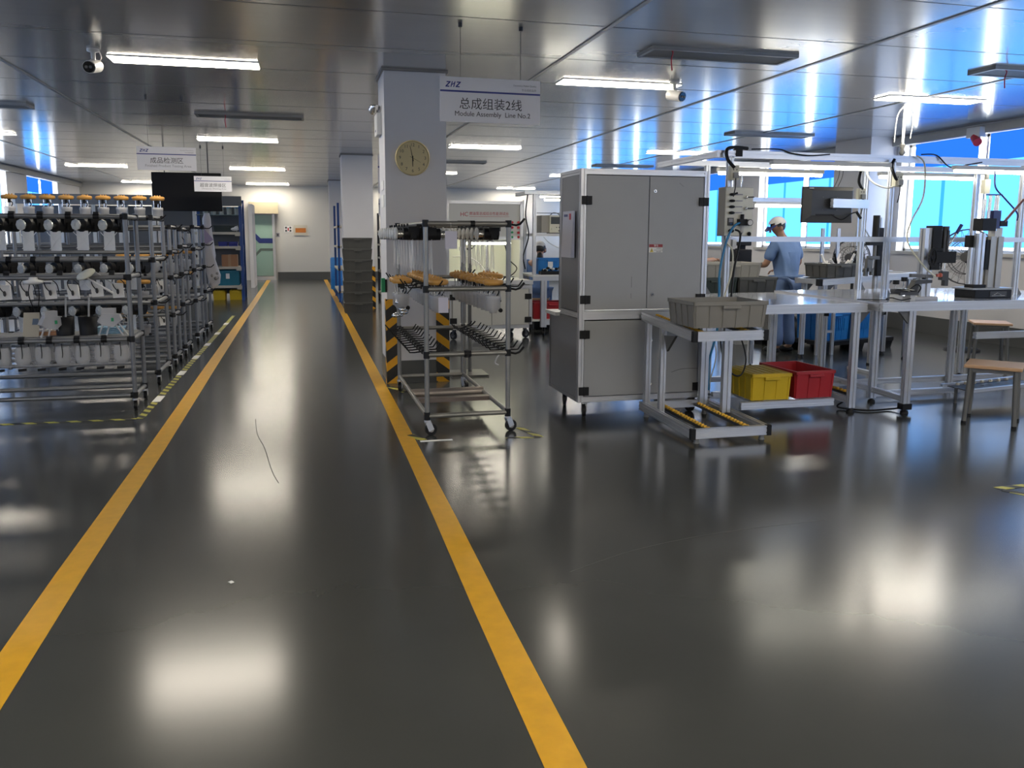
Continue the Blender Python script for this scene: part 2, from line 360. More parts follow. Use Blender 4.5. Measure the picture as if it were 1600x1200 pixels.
# ------------------------------------------------------------------ ceiling lights
def ceiling_light(x, y, lab, proto=[]):
    if not proto:
        t = thing('ceiling_light', lab, 'light', (x, y, ZC), 0, 'white LED panel lights in rows on the ceiling')
        h = MB(); L, W_, D = .66, .155, .075
        L, W_, D = .66, .15, .010; h.box(-L, L, -W_, W_, -D, 0)
        h.obj('housing', WHITEP, t); d_ = MB().box(-L+.01, L-.01, -W_+.01, W_-.01, -D-.005, -D-.001)
        d_.obj('diffuser', LED, t); proto.append(t); return t
    return dup(proto[0], (x, y, ZC), lab)
rows = {8.4: 'first', 14.95: 'second', 21.4: 'third', 27.6: 'fourth', 1.9: ''}
for xx, side in ((-1.0, 'above the aisle'), (3.32, 'just right of the pillars'), (7.22, 'near the right windows'), (-5.1, 'near the left windows')):
    for yy in (8.4, 14.95, 21.4, 27.6, 1.9, -1.35, -4.6, -7.85, -11.1):  # unseen in-between rows behind the camera added to brighten camera-facing surfaces
        if yy == 8.4 and xx < -5: continue
        ceiling_light(xx+(.45 if xx < -5 and yy > 20 else 0), yy, 'white LED ceiling panel light %s, %s row from the camera' % (side, rows[yy]) if yy > 2 else 'white LED ceiling panel light %s, unseen behind the camera' % side)
# ceiling vents
def vent(x, y, lab, proto=[]):
    if not proto:
        t = thing('ceiling_vent', lab, 'vent', (x, y, ZC), 0, 'flat grey ceiling vents')
        a = MB(); L, W_ = .7, .17
        for q in ((-L, L, -W_, -W_+.03), (-L, L, W_-.03, W_), (-L, -L+.03, -W_, W_), (L-.03, L, -W_, W_)): a.box(*q, -.03, 0)
        a.obj('frame', mat('vent_grey', (.30, .30, .29), .4, metal=.3), t)
        b_ = MB()
        for k in range(-6, 7): b_.box(-L+.03, L-.03, k*.0215-.006, k*.0215+.006, -.022, -.016)
        b_.obj('grille', mat('vent_slat', (.20, .20, .195), .5), t); proto.append(t); return t
    return dup(proto[0], (x, y, ZC), lab)
vent(3.64, 6.85, 'large grey ceiling vent with red ribbon, right of the hanging sign')
vent(7.1, 6.8, 'grey ceiling vent with red ribbon at the right edge')
vent(7.24, 11.85, 'flat grey ceiling vent above the blue windows')
vent(-.62, 11.85, 'grey ceiling vent above the aisle behind the near light')
vent(-3.95, 11.65, 'small grey ceiling vent at the far left')
vent(7.25, 18.0, 'far ceiling vent seen over the grey cabinet')
vent(3.3, 18.0, 'far ceiling vent beyond the clock pillar')
def ribbon(x, y, lab, dx=.02):
    o = MB().curve([(x, y, ZC-.02), (x+dx, y-.01, ZC-.04), (x+dx*.6, y, ZC-.1), (x+dx, y, ZC-.19)], .006, 5, 4).obj('ribbon', RED)
    tag(o, lab, 'ribbon')
ribbon(3.12, 6.72, 'red ribbon hanging from the vent near the camera dome'); ribbon(6.55, 6.68, 'red ribbon hanging from vent at right edge'); ribbon(-.95, 11.7, 'thin red ribbon hanging from the vent above the aisle')
# hall cameras
def hall_cam(x, y, rz, lab):
    t = thing('security_camera', lab, 'camera', (x, y, ZC), rz)
    MB().lathe([(.05, 0), (.05, -.02), (.02, -.03), (.018, -.10), (.02, -.12)]).obj('bracket', CASW, t)
    b_ = MB().tube((0, .07, -.13), (0, -.10, -.17), .055, 16); b_.ball((0, -.01, -.12), .035)
    b_.obj('body', CASW, t)
    MB().tube((0, -.101, -.17), (0, -.112, -.173), .048, 16).obj('lens_face', BLACKG, t)
    l = MB()
    for a in (-.018, .018): l.tube((a, -.112, -.172), (a, -.117, -.174), .013, 10)
    l.obj('lens', mat('lens_grey', (.18, .17, .15), .2), t)
    MB().curve([(0, .05, -.12), (.03, .09, -.06), (.02, .08, 0)], .005, 5).obj('cable', CASW, t)
hall_cam(-1.72, 8.05, R(-10), 'white security camera under the ceiling beside the near aisle light')
hall_cam(3.83, 8.12, R(25), 'white security camera under ceiling right of the hanging sign')

# ------------------------------------------------------------------ hanging signs
def logo(par, x, z, s, y, ma=SIGNB):
    m = MB(); sh = lambda u, v: (x+(u+v*.28)*s, z+v*s)
    for u0, kind in ((0, 'z'), (1.0, 'h'), (2.0, 'z')):
        if kind == 'z': P = [(0, 0), (.82, 0), (.82, .2), (.34, .2), (.82, .86), (.82, 1.05), (0, 1.05), (0, .85), (.48, .85), (0, .2)]
        else: P = [(0, 0), (.2, 0), (.2, .36), (.56, .62), (.56, 0), (.76, 0), (.76, 1.05), (.56, 1.05), (.56, .84), (.2, .56), (.2, 1.05), (0, 1.05)]
        q = [sh(u0+a*(.95), b) for a, b in P]; n = len(q)
        m.prism(q, y, y-.0015)
    m.obj('logo', ma, par)
def area_sign(loc, w_, h, zh, en, lab, rz=0., enfull=True, small=True, wire=True):
    t = thing('hanging_sign', lab, 'sign', loc, rz); T = .006
    MB().box(-w_/2, w_/2, -T, T, -h/2, h/2).obj('board', SIGNW, t)
    MB().box(-w_/2, w_/2, -T-.001, -T, h*.165, h*.205).obj('stripe', SIGNB, t)
    logo(t, -w_/2+.05*w_, h*.27, h*.125/1.05, -T-.0005)
    text('lettering', zh, h*.275, (w_*.0, -T-.001, -h*.10), FACE, SIGND, t)
    text('lettering', en, h*.155, (w_*.02, -T-.001, -h*.315), FACE, SIGND if enfull else INKG, t)
    text('lettering', 'Geometry Makes Quality', h*.055, (w_*.46, -T-.001, h*.37), FACE, INKG, t, 'RIGHT')
    text('lettering', '专业成就品质', h*.06, (w_*.46, -T-.001, h*.27), FACE, INKG, t, 'RIGHT')
    if wire:
        for a in (-.30, .30):
            k = MB().tube((a*w_, 0, h/2), (a*w_, 0, ZC-loc[2]), .0022, 5); k.tube((a*w_, 0, ZC-loc[2]-.03), (a*w_, 0, ZC-loc[2]), .015, 8)
            k.obj('wire', DARK, t)
    return t
area_sign((1.462, 6.38, 2.535), .80, .335, '总成组装2线', 'Module Assembly  Line No.2', 'white hanging sign in front of the clock pillar, Module Assembly Line', R(1.0))
area_sign((-1.53, 10.6, 2.392), .66, .272, '成品检测区', 'Finished Product Testing Area', 'white hanging sign left of the aisle reading Finished Product Testing Area', R(1), False)
area_sign((-1.57, 16.3, 2.43), .66, .28, '超音波焊接区', 'Ultrasonic Welding Area', 'small white hanging sign in front of the black board', R(1), False)
area_sign((1.42, 12.2, 2.38), .62, .55, '组装线', 'Assembly Line', 'white sign half hidden behind the clock pillar, upper one', 0, False)
area_sign((1.62, 14.4, 1.98), .62, .28, '装配线', 'Assembly Line', 'white sign half hidden behind the clock pillar, lower one', 0, False)
t = thing('black_board', 'large black hanging board over the left racks', 'board', (-2.14, 17.2, 2.32))
MB().box(-.64, .64, -.03, .03, -.37, .37).obj('panel', mat('board_black', (.008, .008, .009), .5, spec=.2), t, bevel=.01)
for a in (-.4, .4): MB().tube((a, 0, .37), (a, 0, ZC-2.32), .012, 6).obj('hanger', DARK, t)

# ------------------------------------------------------------------ things on the clock pillar
t = thing('wall_clock', 'round cream wall clock on the pillar showing six', 'clock', (1.09, 8.229, 2.255))
MB().lathe([(.0, 0), (.172, 0), (.172, -.025), (.160, -.034), (.156, -.03), (.156, -.012)], ax='y', n=40).obj('rim', mat('clock_rim', (.60, .49, .25), .35), t)
MB().lathe([(0, -.014), (.155, -.014), (.155, -.02), (0, -.02)], ax='y', n=40, sm=False).obj('face', CLOCKF, t)
for k in range(1, 13):
    a = math.pi/2-k*math.pi/6; text('numeral', str(k), .043, (.125*math.cos(a), -.022, .125*math.sin(a)), FACE, SIGND, t, ext=.0003)
def hand(ang, L, w_, tail, nm):
    a = math.pi/2-ang; c, s_ = math.cos(a), math.sin(a); P = [(-tail, -w_), (L, -w_*.5), (L, w_*.5), (-tail, w_)]
    MB().prism([(u*c-v*s_, u*s_+v*c) for u, v in P], -.024, -.026).obj(nm, BLACK, t)
hand(R(180), .085, .006, .02, 'hour_hand'); hand(R(348), .12, .004, .03, 'minute_hand'); hand(R(118), .09, .0015, .03, 'second_hand')
t = thing('emergency_light', 'twin head emergency light on the left side of clock pillar', 'light', (.818, 8.62, 2.62))
MB().box(-.05, 0, -.13, .13, -.12, .10).obj('case', WHITEP, t, bevel=.008)
for a in (-.07, .07): MB().lathe([(.0, 0), (.03, .005), (.055, .06), (.05, .075), (0, .07)], (-.06, a, .10), 'z', 14).obj('lamp_head', CHROME, t)
MB().box(-.052, -.05, -.03, .03, -.08, -.06).obj('label_plate', NAVY, t)
for i, (z, hh) in enumerate(((1.95, .09), (1.78, .12))):
    tag(MB().box(.812, .8195, 8.35, 8.6, z, z+hh).obj('notice_card', PAPER), ('upper', 'lower')[i]+' white notice on the left side of the clock pillar', 'notice')
t = thing('tag_box', 'small green and black tag box on the pillar corner', 'box', (.80, 8.27, .93))
MB().box(-.035, .0, -.05, .03, 0, .14).obj('green_face', GREEN, t); MB().box(.0, .02, -.05, -.04, -.0, .13).obj('black_edge', BLACK, t)
def guard(x, y, mirror, lab, h=.86):
    """L shaped rubber corner guard"""
    m_ = MB(); s_ = -1 if mirror else 1
    m_.prism([(0, 0), (s_*.135, 0), (s_*.135, .012), (s_*.012, .012), (s_*.012, .10), (0, .10)], 0, h, 'xy')
    o = m_.obj('corner_guard', GUARDR if mirror else GUARD); o.location = (x, y, 0); tag(o, lab, 'corner guard', 'black and amber striped corner guards on the pillars')
guard(.802, 8.211, False, 'black and amber striped corner guard, left corner of the clock pillar')
guard(1.448, 8.211, True, 'black and amber striped corner guard, right corner of the clock pillar')
guard(1.448, 16.88, True, 'striped corner guard on the pillar behind the crate stack')
# ------------------------------------------------------------------ casters, crates
def caster(par, x, y, z0, r=.04, rz=0., ma=None):
    """swivel caster hanging under z0, world coordinates"""
    c, s_ = math.cos(rz), math.sin(rz); T = lambda u, v, z: (x+u*c-v*s_, y+u*s_+v*c, z)
    m_ = MB().cb((x, y, z0-.004), (.06, .06, .008))
    for v in (-.019, .019): m_.loft([(-.002, -.02), (.002, -.02), (.002, .02), (-.002, .02)], T(0, v, z0-.006), T(.024, v, r*.9), upv=(c, s_, 0))
    o = m_.obj('caster', ma or ALU, par, world=True)
    MB().tube(T(.024, -.014, r), T(.024, .014, r), r, 16).obj('wheel', BLACK, o, world=True)
    MB().tube(T(.024, -.017, r), T(.024, .017, r), r*.5, 12).obj('wheel_hub', LEGG, o, world=True)
    return o
def crate(name, lab, loc, w_, d, h, ma, rz=0., lid=None, group=None, ribs=True, rimw=.018, card=None, vents=False):
    """tapered open stacking crate: outer and inner walls, floor, rim and ribs"""
    t = thing(name, lab, 'crate', loc, rz, group); k = .93; m_ = MB(); th = .008
    def ring(f, z, o=0): return [(-w_/2*f+o, -d/2*f+o, z), (w_/2*f-o, -d/2*f+o, z), (w_/2*f-o, d/2*f-o, z), (-w_/2*f+o, d/2*f-o, z)]
    A, B, C_, D_ = ring(k, 0), ring(.99, h-.02), ring(.99, h-.005, th), ring(k, .012, th)
    m_.add(A+B, [(i, (i+1) % 4, (i+1) % 4+4, i+4) for i in range(4)]+[(3, 2, 1, 0)])
    m_.add(C_+D_, [(i+4, (i+1) % 4+4, (i+1) % 4, i) for i in range(4)]+[(4, 5, 6, 7)])
    if ribs:
        for ax, L, S in ((0, w_, d), (1, d, w_)):
            n = max(2, int(round(L/.12)))
            for j in range(n+1):
                u = -L/2*.92+L*.92*j/n
                for sg in (-1, 1):
                    p0 = (u*k/.96, sg*S/2*k, .0); p1 = (u, sg*S/2*.992, h-.03)
                    if ax: p0, p1 = (p0[1], p0[0], p0[2]), (p1[1], p1[0], p1[2])
                    m_.bar(p0, p1, .014, .010)
    if vents:
        for sg in (-1, 1):
            for j in range(9): m_.box(-w_*.3+j*w_*.075-.006, -w_*.3+j*w_*.075+.006, sg*d/2*.985-.004, sg*d/2*.985+.004, h*.35, h*.8)
    m_.obj('body', ma, t)
    r = MB()
    a, b = w_/2+.006, d/2+.006
    for q in ((-a, a, -b, -b+rimw), (-a, a, b-rimw, b), (-a, -a+rimw, -b, b), (a-rimw, a, -b, b)): r.box(*q, h-.028, h)
    for sg in (-1, 1): r.box(-.07, .07, sg*(b+.004)-.012, sg*(b+.004)+.012, h-.05, h-.026)
    r.obj('rim', ma, t, bevel=.003)
    if lid:
        l = MB().box(-a+.012, a-.012, -b+.012, b-.012, h-.006, h+.002)
        for j in range(6): l.box(-a+.03+j*(2*a-.06)/5-.004, -a+.03+j*(2*a-.06)/5+.004, -b+.02, b-.02, h+.002, h+.006)
        l.obj('lid', lid, t)
    if card: MB().box(card[0], card[0]+.08, -d/2-.004, -d/2-.002, h*.45, h*.8).obj('card', PAPER, t)
    return t
# ------------------------------------------------------------------ pump parts
def fuel_pump(name, lab, loc, rz, group):
    """amber flange on rods over a frosted cup, hung from a hook"""
    t = thing(name, lab, 'fuel pump', loc, rz, group)
    f = MB().lathe([(0, .012), (.03, .014), (.052, .010), (.066, .004), (.070, -.006), (.068, -.022), (.058, -.034), (0, -.034)], (0, 0, 0), 'z', 18, sx=1.18, sy=.8)
    for a in (-.025, .0, .028): f.lathe([(.009, .008), (.008, .024), (0, .026)], (a, .01, 0), 'z', 8)
    f.obj('flange', AMBER, t)
    r = MB()
    for a, b in ((-.035, -.02), (.035, -.02), (0, .03)): r.tube((a, b, -.02), (a, b, -.13), .004, 6)
    r.obj('rod', CHROME, t)
    c = MB().box(-.012, .016, -.03, -.01, -.075, -.02); c.curve([(.01, -.02, -.05), (.035, -.03, -.08), (.02, -.02, -.115)], .005, 5, 3); c.obj('connector', BLACK, t)
    MB().lathe([(.056, -.115), (.060, -.12), (.060, -.145), (.056, -.15), (.055, -.215), (.03, -.225), (.028, -.245), (0, -.246)], (0, 0, 0), 'z', 18).obj('cup', FROST, t)
    MB().tube((.045, -.03, -.222), (.045, -.046, -.224), .016, 12).obj('strainer', BLACK, t)
    return t
def pump_motor(name, lab, loc, rz, group, card=False, strips=True, br=.046, bl=.115):
    """black motor lying along local -Y with chrome neck and pale disc"""
    t = thing(name, lab, 'pump motor', loc, rz, group)
    b_ = MB().tube((0, .0, 0), (0, bl, -.003), br, 14); b_.box(-br*1.08, br*1.08, bl*.3, bl, -.01, br*1.05); b_.box(-.02, br*1.25, bl*.45, bl*.8, -br*.75, .02); b_.tube((.03, .03, .055), (.03, .03, .075), .008, 6)
    b_.obj('motor_body', BLACK, t)
    MB().tube((0, .02, 0), (0, -.045, 0), .027, 14).obj('neck', CHROME, t)
    d_ = MB().lathe([(0, -.075), (.012, -.075), (.014, -.07), (.046, -.062), (.049, -.055), (.046, -.047), (0, -.044)], ax='y', n=8, sm=False); d_.obj('disc', DISC, t)
    if strips:
        s_ = MB()
        for a, bx in ((-.035, -.06), (.02, .03), (-.005, -.02)): s_.loft([(-.007, -.001), (.007, -.001), (.007, .001), (-.007, .001)], (a, .07, -.04), (bx*1.3, .075, -.24-.03*abs(bx)/.03), upv=(0, 1, 0))
        s_.obj('strip', PAPER, t)
    if card:
        k = MB().box(-.062, .058, .01, .013, -.215, -.05); k.loft([(-.003, -.001), (.003, -.001), (.003, .001), (-.003, .001)], (-.09, .005, -.06), (.07, .006, -.20), upv=(0, 1, 0))
        k.loft([(-.003, -.001), (.003, -.001), (.003, .001), (-.003, .001)], (.09, .007, -.06), (-.07, .008, -.20), upv=(0, 1, 0)); k.obj('card', PAPER, t)
    return t
def pouch(name, lab, loc, rz, group):
    """white folded pouch with dark sensor hanging on a black wire"""
    t = thing(name, lab, 'sensor pouch', loc, rz, group)
    m_ = MB(); m_.add([(-.045, -.012, 0), (.05, -.012, -.005), (.058, .0, -.125), (-.03, -.01, -.13), (-.045, .012, 0), (.05, .014, -.005), (.058, .012, -.125), (-.03, .012, -.13)],
                      [(0, 1, 2, 3), (5, 4, 7, 6), (0, 4, 5, 1), (3, 2, 6, 7), (0, 3, 7, 4), (1, 5, 6, 2)])
    m_.obj('pouch', PAPER, t)
    MB().ball((.01, -.016, -.075), (.012, .006, .024), 8, 6).obj('sensor', DARK, t)
    w_ = MB().curve([(0, 0, .05), (-.03, -.01, .02), (-.02, -.015, -.03), (.01, -.02, -.07)], .004, 5, 4); w_.curve([(0, 0, .05), (.06, -.01, .0), (.075, -.01, -.09)], .004, 5, 4); w_.obj('wire', BLACK, t)
    return t
def film_cup(name, lab, loc, rz, group):
    t = thing(name, lab, 'wrapped cup', loc, rz, group)
    m_ = MB().lathe([(.05, 0), (.058, -.03), (.06, -.11), (.045, -.15), (0, -.152)], n=14, sy=.7); m_.obj('cup', FROST, t)
    f = MB(); f.add([(-.07, -.05, .01), (.07, -.045, .0), (.085, -.05, -.16), (-.05, -.05, -.185)], [(0, 1, 2, 3)]); f.add([(-.07, .05, .01), (.07, .045, .0), (.07, .05, -.17), (-.06, .05, -.165)], [(0, 1, 2, 3)]); f.obj('film', FILM, t)
    MB().curve([(0, -.045, .03), (.005, -.05, -.05), (.0, -.045, -.09)], .004, 5, 3).obj('wire', BLACK, t)
    MB().tube((.03, -.06, -.18), (-.03, -.06, -.185), .011, 8).obj('strainer', BLACK, t)
    return t

# ------------------------------------------------------------------ centre trolley
def pipe_trolley():
    t = thing('pipe_trolley', 'grey pipe trolley with black hooks in front of the clock pillar', 'trolley', (.9, 5.97, 0)); g = lambda m_, n, ma, **k: m_.obj(n, ma, t, world=True, **k)
    x0, x1, y0, y1 = .88, 1.505, 5.97, 7.76; r = .0185
    P = [(x0, y0), (x1, y0), (x0, y1), (x1, y1)]
    for x, y in P: g(MB().tube((x, y, .12), (x, y, 1.6), r, 12), 'post', STEELP)
    levels = [.15, .615, 1.105, 1.585]
    for z in levels:
        for y in (y0, y1): g(MB().tube((x0, y, z), (x1, y, z), r, 12), 'crossbar', STEELP)
    for z in levels:
        for x in (x0, x1): g(MB().tube((x, y0, z), (x, y1, z), r*.95, 12), 'rail', STEELP)
    for z in levels[1:]:
        for x, y in P: g(MB().tube((x, y, z-.026), (x, y, z+.026), .024, 10), 'joint', BLACK)
    for x, y in P[:2]: g(MB().tube((x, y, .12), (x, y, .18), .024, 10), 'joint', BLACK)
    g(MB().tube((1.19, y0, .588), (1.19, y0, .642), .024, 10).tube((1.163, y0, .615), (1.217, y0, .615), .024, 10), 'joint', BLACK)
    g(MB().tube((1.213, y0, 1.585), (1.247, y0, 1.585), .024, 10), 'joint', BLACK)
    for y, rr in ((6.62, .028), (6.86, .03)): pass
    g(MB().box(x0, x1, 6.55, 6.64, .13, .165), 'bottom_plate', mat('rusty_tray', (.16, .13, .115), .4, metal=.4, noise=.2))
    g(MB().tube((x0, 6.86, .15), (x1, 6.86, .15), .04, 14), 'bottom_roller', mat('brushed_roller', (.30, .26, .23), .35, metal=.6))
    for z, rails in ((.615, (x0, x1)), (1.105, (x0, x1))):
        for x in rails:
            for k in range(12):
                y = y0+.12+k*.138
                for sg in (-1, 1):
                    if z > 1 and k % 2: continue
                    h = MB().path([(x, y, z+.012), (x+sg*.075, y, z+.004), (x+sg*.11, y, z+.005), (x+sg*.145, y, z+.055)], .0058, 6)
                    if sg > 0: h.cb((x, y, z+.012), (.045, .05, .035))
                    g(h, 'hook', BLACK)
    for x in (x1,):
        for z in (1.585, 1.105, .615): g(MB().path([(x, y0+.02, z), (x+.06, y0, z-.01), (x+.09, y0, z), (x+.125, y0, z+.04)], .009, 6), 'hook', BLACK)
    for x in (x0, x1): g(MB().box(x-.05, x+.05, y0+.1, y1-.15, 1.566, 1.58), 'hanger_strip', BLACK)
    for (x, y), rz in zip(P, (.2, .3, 1.2, -1.2)):
        c, s_ = math.cos(rz), math.sin(rz); T = lambda u, v, z: (x+u*c-v*s_, y+u*s_+v*c, z); m_ = MB()
        m_.tube((x, y, .12), (x, y, .105), .025, 10)
        for v in (-.018, .018): m_.loft([(-.002, -.022), (.002, -.022), (.002, .022), (-.002, .022)], T(0, v, .108), T(.028, v, .04), upv=(c, s_, 0))
        o = g(m_, 'caster', ALU)
        MB().tube(T(.028, -.014, .045), T(.028, .014, .045), .045, 18).obj('wheel', BLACK, o, world=True); MB().tube(T(.028, -.017, .045), T(.028, .017, .045), .02, 12).obj('wheel_hub', mat('hub_grey', (.3, .28, .27), .4), o, world=True)
pipe_trolley()
# amber pumps along the rails
GP = 'amber capped fuel pumps on the centre trolley'; zP = 1.158
first = None; i = 0
for k, y in enumerate([6.04+.138*j for j in range(10)]):
    lab = '%s amber capped pump from the front, inside the right trolley rail' % ORD[k].capitalize()
    if first is None: first = fuel_pump('fuel_pump', lab, (1.405, y, zP), R(8), GP)
    else: dup(first, (1.405-.004*k, y, zP+.004*(k % 2)), lab, R(8+random.uniform(-8, 8)))
for k, y in enumerate((6.95, 7.1, 7.25)): dup(first, (1.625, y, zP), '%s amber capped pump hanging outside the right trolley rail' % ORD[k].capitalize(), R(-10))
for k, y in enumerate([6.15+.14*j for j in range(10)]): dup(first, (1.0, y, zP), '%s amber capped pump from the front, inside the left trolley rail' % ORD[k].capitalize(), R(12+random.uniform(-8, 8)))
for k, y in enumerate((6.42, 6.58)): dup(first, (.755, y, zP), '%s amber capped pump hanging outside the left trolley rail' % ORD[k].capitalize(), R(-6))
# motors on the top level, discs to the left
GM = 'black pump motors on the top of the centre trolley'; mot = None
for k in range(8):
    y = 6.18+k*.175
    for side, x in (('right', 1.36), ('left', .74), ('inner left', 1.02)):
        lab = '%s black pump motor from the front, %s row on top of the trolley' % (ORD[k].capitalize(), side)
        if mot is None: mot = pump_motor('pump_motor', lab, (x, y, 1.512), R(-90), GM)
        else: dup(mot, (x, y, 1.512+random.uniform(-.005, .003)), lab, R((90 if x == 1.02 else -90)+random.uniform(-4, 4)))
def tagcard(loc, lab, rz=0, w_=.09, h=.13):
    t = thing('hanging_card', lab, 'card', loc, rz)
    MB().box(-w_/2, w_/2, -.001, .001, -h, 0).obj('card', mat('card_bluish', (.52, .51, .60), .4), t); MB().tube((0, 0, 0), (0, .004, .06), .001, 4).obj('string', PAPER, t)
tagcard((1.065, 5.945, 1.53), 'white card hanging from the top bar of the centre trolley')
tagcard((1.005, 5.945, 1.045), 'white card hanging from the middle bar of the centre trolley', 0, .075, .115)
t = thing('foil_pack', 'crumpled silver foil pack hanging at the left of the centre trolley', 'pack', (.74, 6.4, .93))
m_ = MB()
for q in range(9): m_.ball((random.uniform(-.06, .05), random.uniform(-.04, .04), random.uniform(-.06, .06)), (.035, .03, .02), 6, 4)
m_.obj('foil', CHROME, t); MB().path([(0, 0, .05), (.06, 0, .12), (.12, .02, .19)], .004, 5).obj('wire', BLACK, t)
t = thing('film_scrap', 'scrap of clear film hanging from the lower bar of the centre trolley', 'film scrap', (1.43, 5.95, .60))
MB().curve([(0, 0, 0), (-.02, -.01, -.02), (-.03, 0, -.06), (-.005, -.01, -.075)], .006, 5, 4).obj('film', FROST, t)

# ------------------------------------------------------------------ left pipe racks
def pipe_rack(lab, y0, levels, depth=.45, W_=2.7, x1=-1.43, clips=(), shelf=None, top=1.68, hooks=True):
    t = thing('pipe_rack', lab, 'rack', (x1, y0, 0), 0, 'grey pipe racks left of the aisle'); g = lambda m_, n, ma: m_.obj(n, ma, t, world=True)
    x0 = x1-W_; y1 = y0+depth; r = .019
    for x in (x0, (x0+x1)/2-.25, x1):
        for y in (y0, y1): g(MB().tube((x, y, .1), (x, y, top), r, 12), 'post', PIPE)
    for z in levels:
        for y in (y0, y1): g(MB().tube((x0, y, z), (x1, y, z), r, 12), 'crossbar', PIPE)
        for x in (x0, x1): g(MB().tube((x, y0, z), (x, y1, z), r, 10), 'side_bar', PIPE)
        for y in (y0, y1): g(MB().tube((x1, y, z-.026), (x1, y, z+.026), .025, 10).tube((x1-.035, y, z), (x1-.0, y, z), .024, 10), 'joint', BLACK)
    for z, y in clips:
        for k in range(9): g(MB().tube((x1-.24-k*.21, y, z), (x1-.195-k*.21, y, z), .026, 10).cb((x1-.217-k*.21, y+.0, z+.02), (.04, .03, .035)), 'clip', BLACK)
    if hooks:
        for z in levels[1:]:
            g(MB().path([(x1, y0+.1, z), (x1+.05, y0+.1, z-.012), (x1+.09, y0+.1, z-.008), (x1+.13, y0+.1, z+.03)], .008, 6), 'hook', BLACK)
    if shelf: g(MB().box(x0, x1, y0, y1, shelf, shelf+.012), 'shelf_plate', mat('plate_grey', (.2, .2, .2), .5))
    for x in (x0, x1):
        for y in (y0, y1):
            m_ = MB().tube((x, y, .1), (x, y, .085), .024, 10)
            for v in (-.018, .018): m_.bar((x+v, y, .09), (x+v, y+.02, .04), .004, .04, (0, 1, 0))
            o = g(m_, 'caster', ALU); MB().tube((x-.013, y+.02, .042), (x+.013, y+.02, .042), .042, 16).obj('wheel', BLACK, o, world=True)
    return t
pipe_rack('nearest grey pipe rack left of the aisle', 7.45, [.13, .615, 1.14, 1.645], clips=((1.645, 7.45), (1.14, 7.90), (.615, 7.45), (.615, 7.90)), shelf=.632, hooks=False)
pipe_rack('second grey pipe rack left of the aisle, behind the nearest one', 8.65, [.13, .83, 1.25, 1.66], .7, 2.6, clips=((1.25, 8.65),))
for n, (y, dp, tp) in enumerate(((9.78, .42, 1.6), (10.62, .5, 1.58), (11.85, .7, 1.62), (13.0, .6, 1.62))):
    pipe_rack('%s grey pipe rack left of the aisle counted from the front' % ORD[n+2], y, [.13, .6+.05*(n % 2), 1.02, 1.30+.05*(n % 2), tp-.02], dp, 2.6, top=tp)
# goods on the nearest and second rack
GA = 'grey capped pump motors on the left racks'; pm = None
for k in range(8):
    x = -1.60-k*.208
    lab = '%s grey capped pump motor from the right, top row of nearest rack' % ORD[k].capitalize()
    if pm is None: pm = pump_motor('pump_motor', lab, (x, 7.62, 1.575), R(-34), GA, card=True, strips=False, br=.060, bl=.16)
    else: dup(pm, (x, 7.62, 1.575+random.uniform(-.004, .004)), lab, R(-34+random.uniform(-5, 5)))
for z, nm, dx in ((1.165, 'middle bar', 0), (.75, 'lower bar', .06)):
    for k in range(9):
        dup(pm, (-1.62-dx-k*.245+random.uniform(-.01, .01), 8.80, z), '%s grey capped pump motor from the right, %s of second rack' % (ORD[k].capitalize(), nm), R(-34+random.uniform(-5, 5)))
po = None
for k in range(8):
    lab = '%s white sensor pouch from the right, hanging in the nearest left rack' % ORD[k].capitalize(); x = -1.56-k*.175
    if po is None: po = pouch('sensor_pouch', lab, (x, 7.62, 1.085), R(5), 'white sensor pouches on the left racks')
    else: dup(po, (x+random.uniform(-.015, .015), 7.62, 1.085+random.uniform(-.01, .01)), lab, R(random.uniform(-14, 20)))
fc = None
for k in range(9):
    lab = '%s film wrapped cup from the right, under the nearest rack shelf' % ORD[k].capitalize(); x = -1.53-k*.152
    if fc is None: fc = film_cup('wrapped_cup', lab, (x, 7.5, .56), R(3), 'film wrapped cups on the left racks')
    else: dup(fc, (x, 7.5, .56), lab, R(random.uniform(-12, 12)))
for k in range(7):
    dup(fc, (-1.55-k*.2, 7.88, .56), '%s film wrapped cup from the right, rear row under nearest rack' % ORD[k].capitalize(), R(random.uniform(-12, 12)))
# amber pumps standing along the top of the second rack
for k in range(11):
    dup(first, (-1.44-.172*k, 9.18, 1.875), '%s amber capped pump from the right, on top of the second left rack' % ORD[k].capitalize(), R(random.uniform(-10, 10)), 'amber capped pumps on the second left rack', .9)
for n, (y, zs) in enumerate(((9.9, (1.27, .98, .6)), (10.75, (1.27, 1.0, .62)), (12.1, (1.27, .98)), (13.15, (1.25, .95)))):
    for z in zs:
        for k in range(3):
            lv = 'upper' if z > 1.2 else ('middle' if z > .9 else 'lower')
            dup(first if (n+k) % 3 else po, (-1.56-.19*k, y, z), '%s hanging part from the right, %s level of the %s left rack' % (ORD[k].capitalize(), lv, ORD[n+2]), R(random.uniform(-20, 20)), 'parts hanging in the rear left racks')
            if (n+k) % 3 == 0: pass
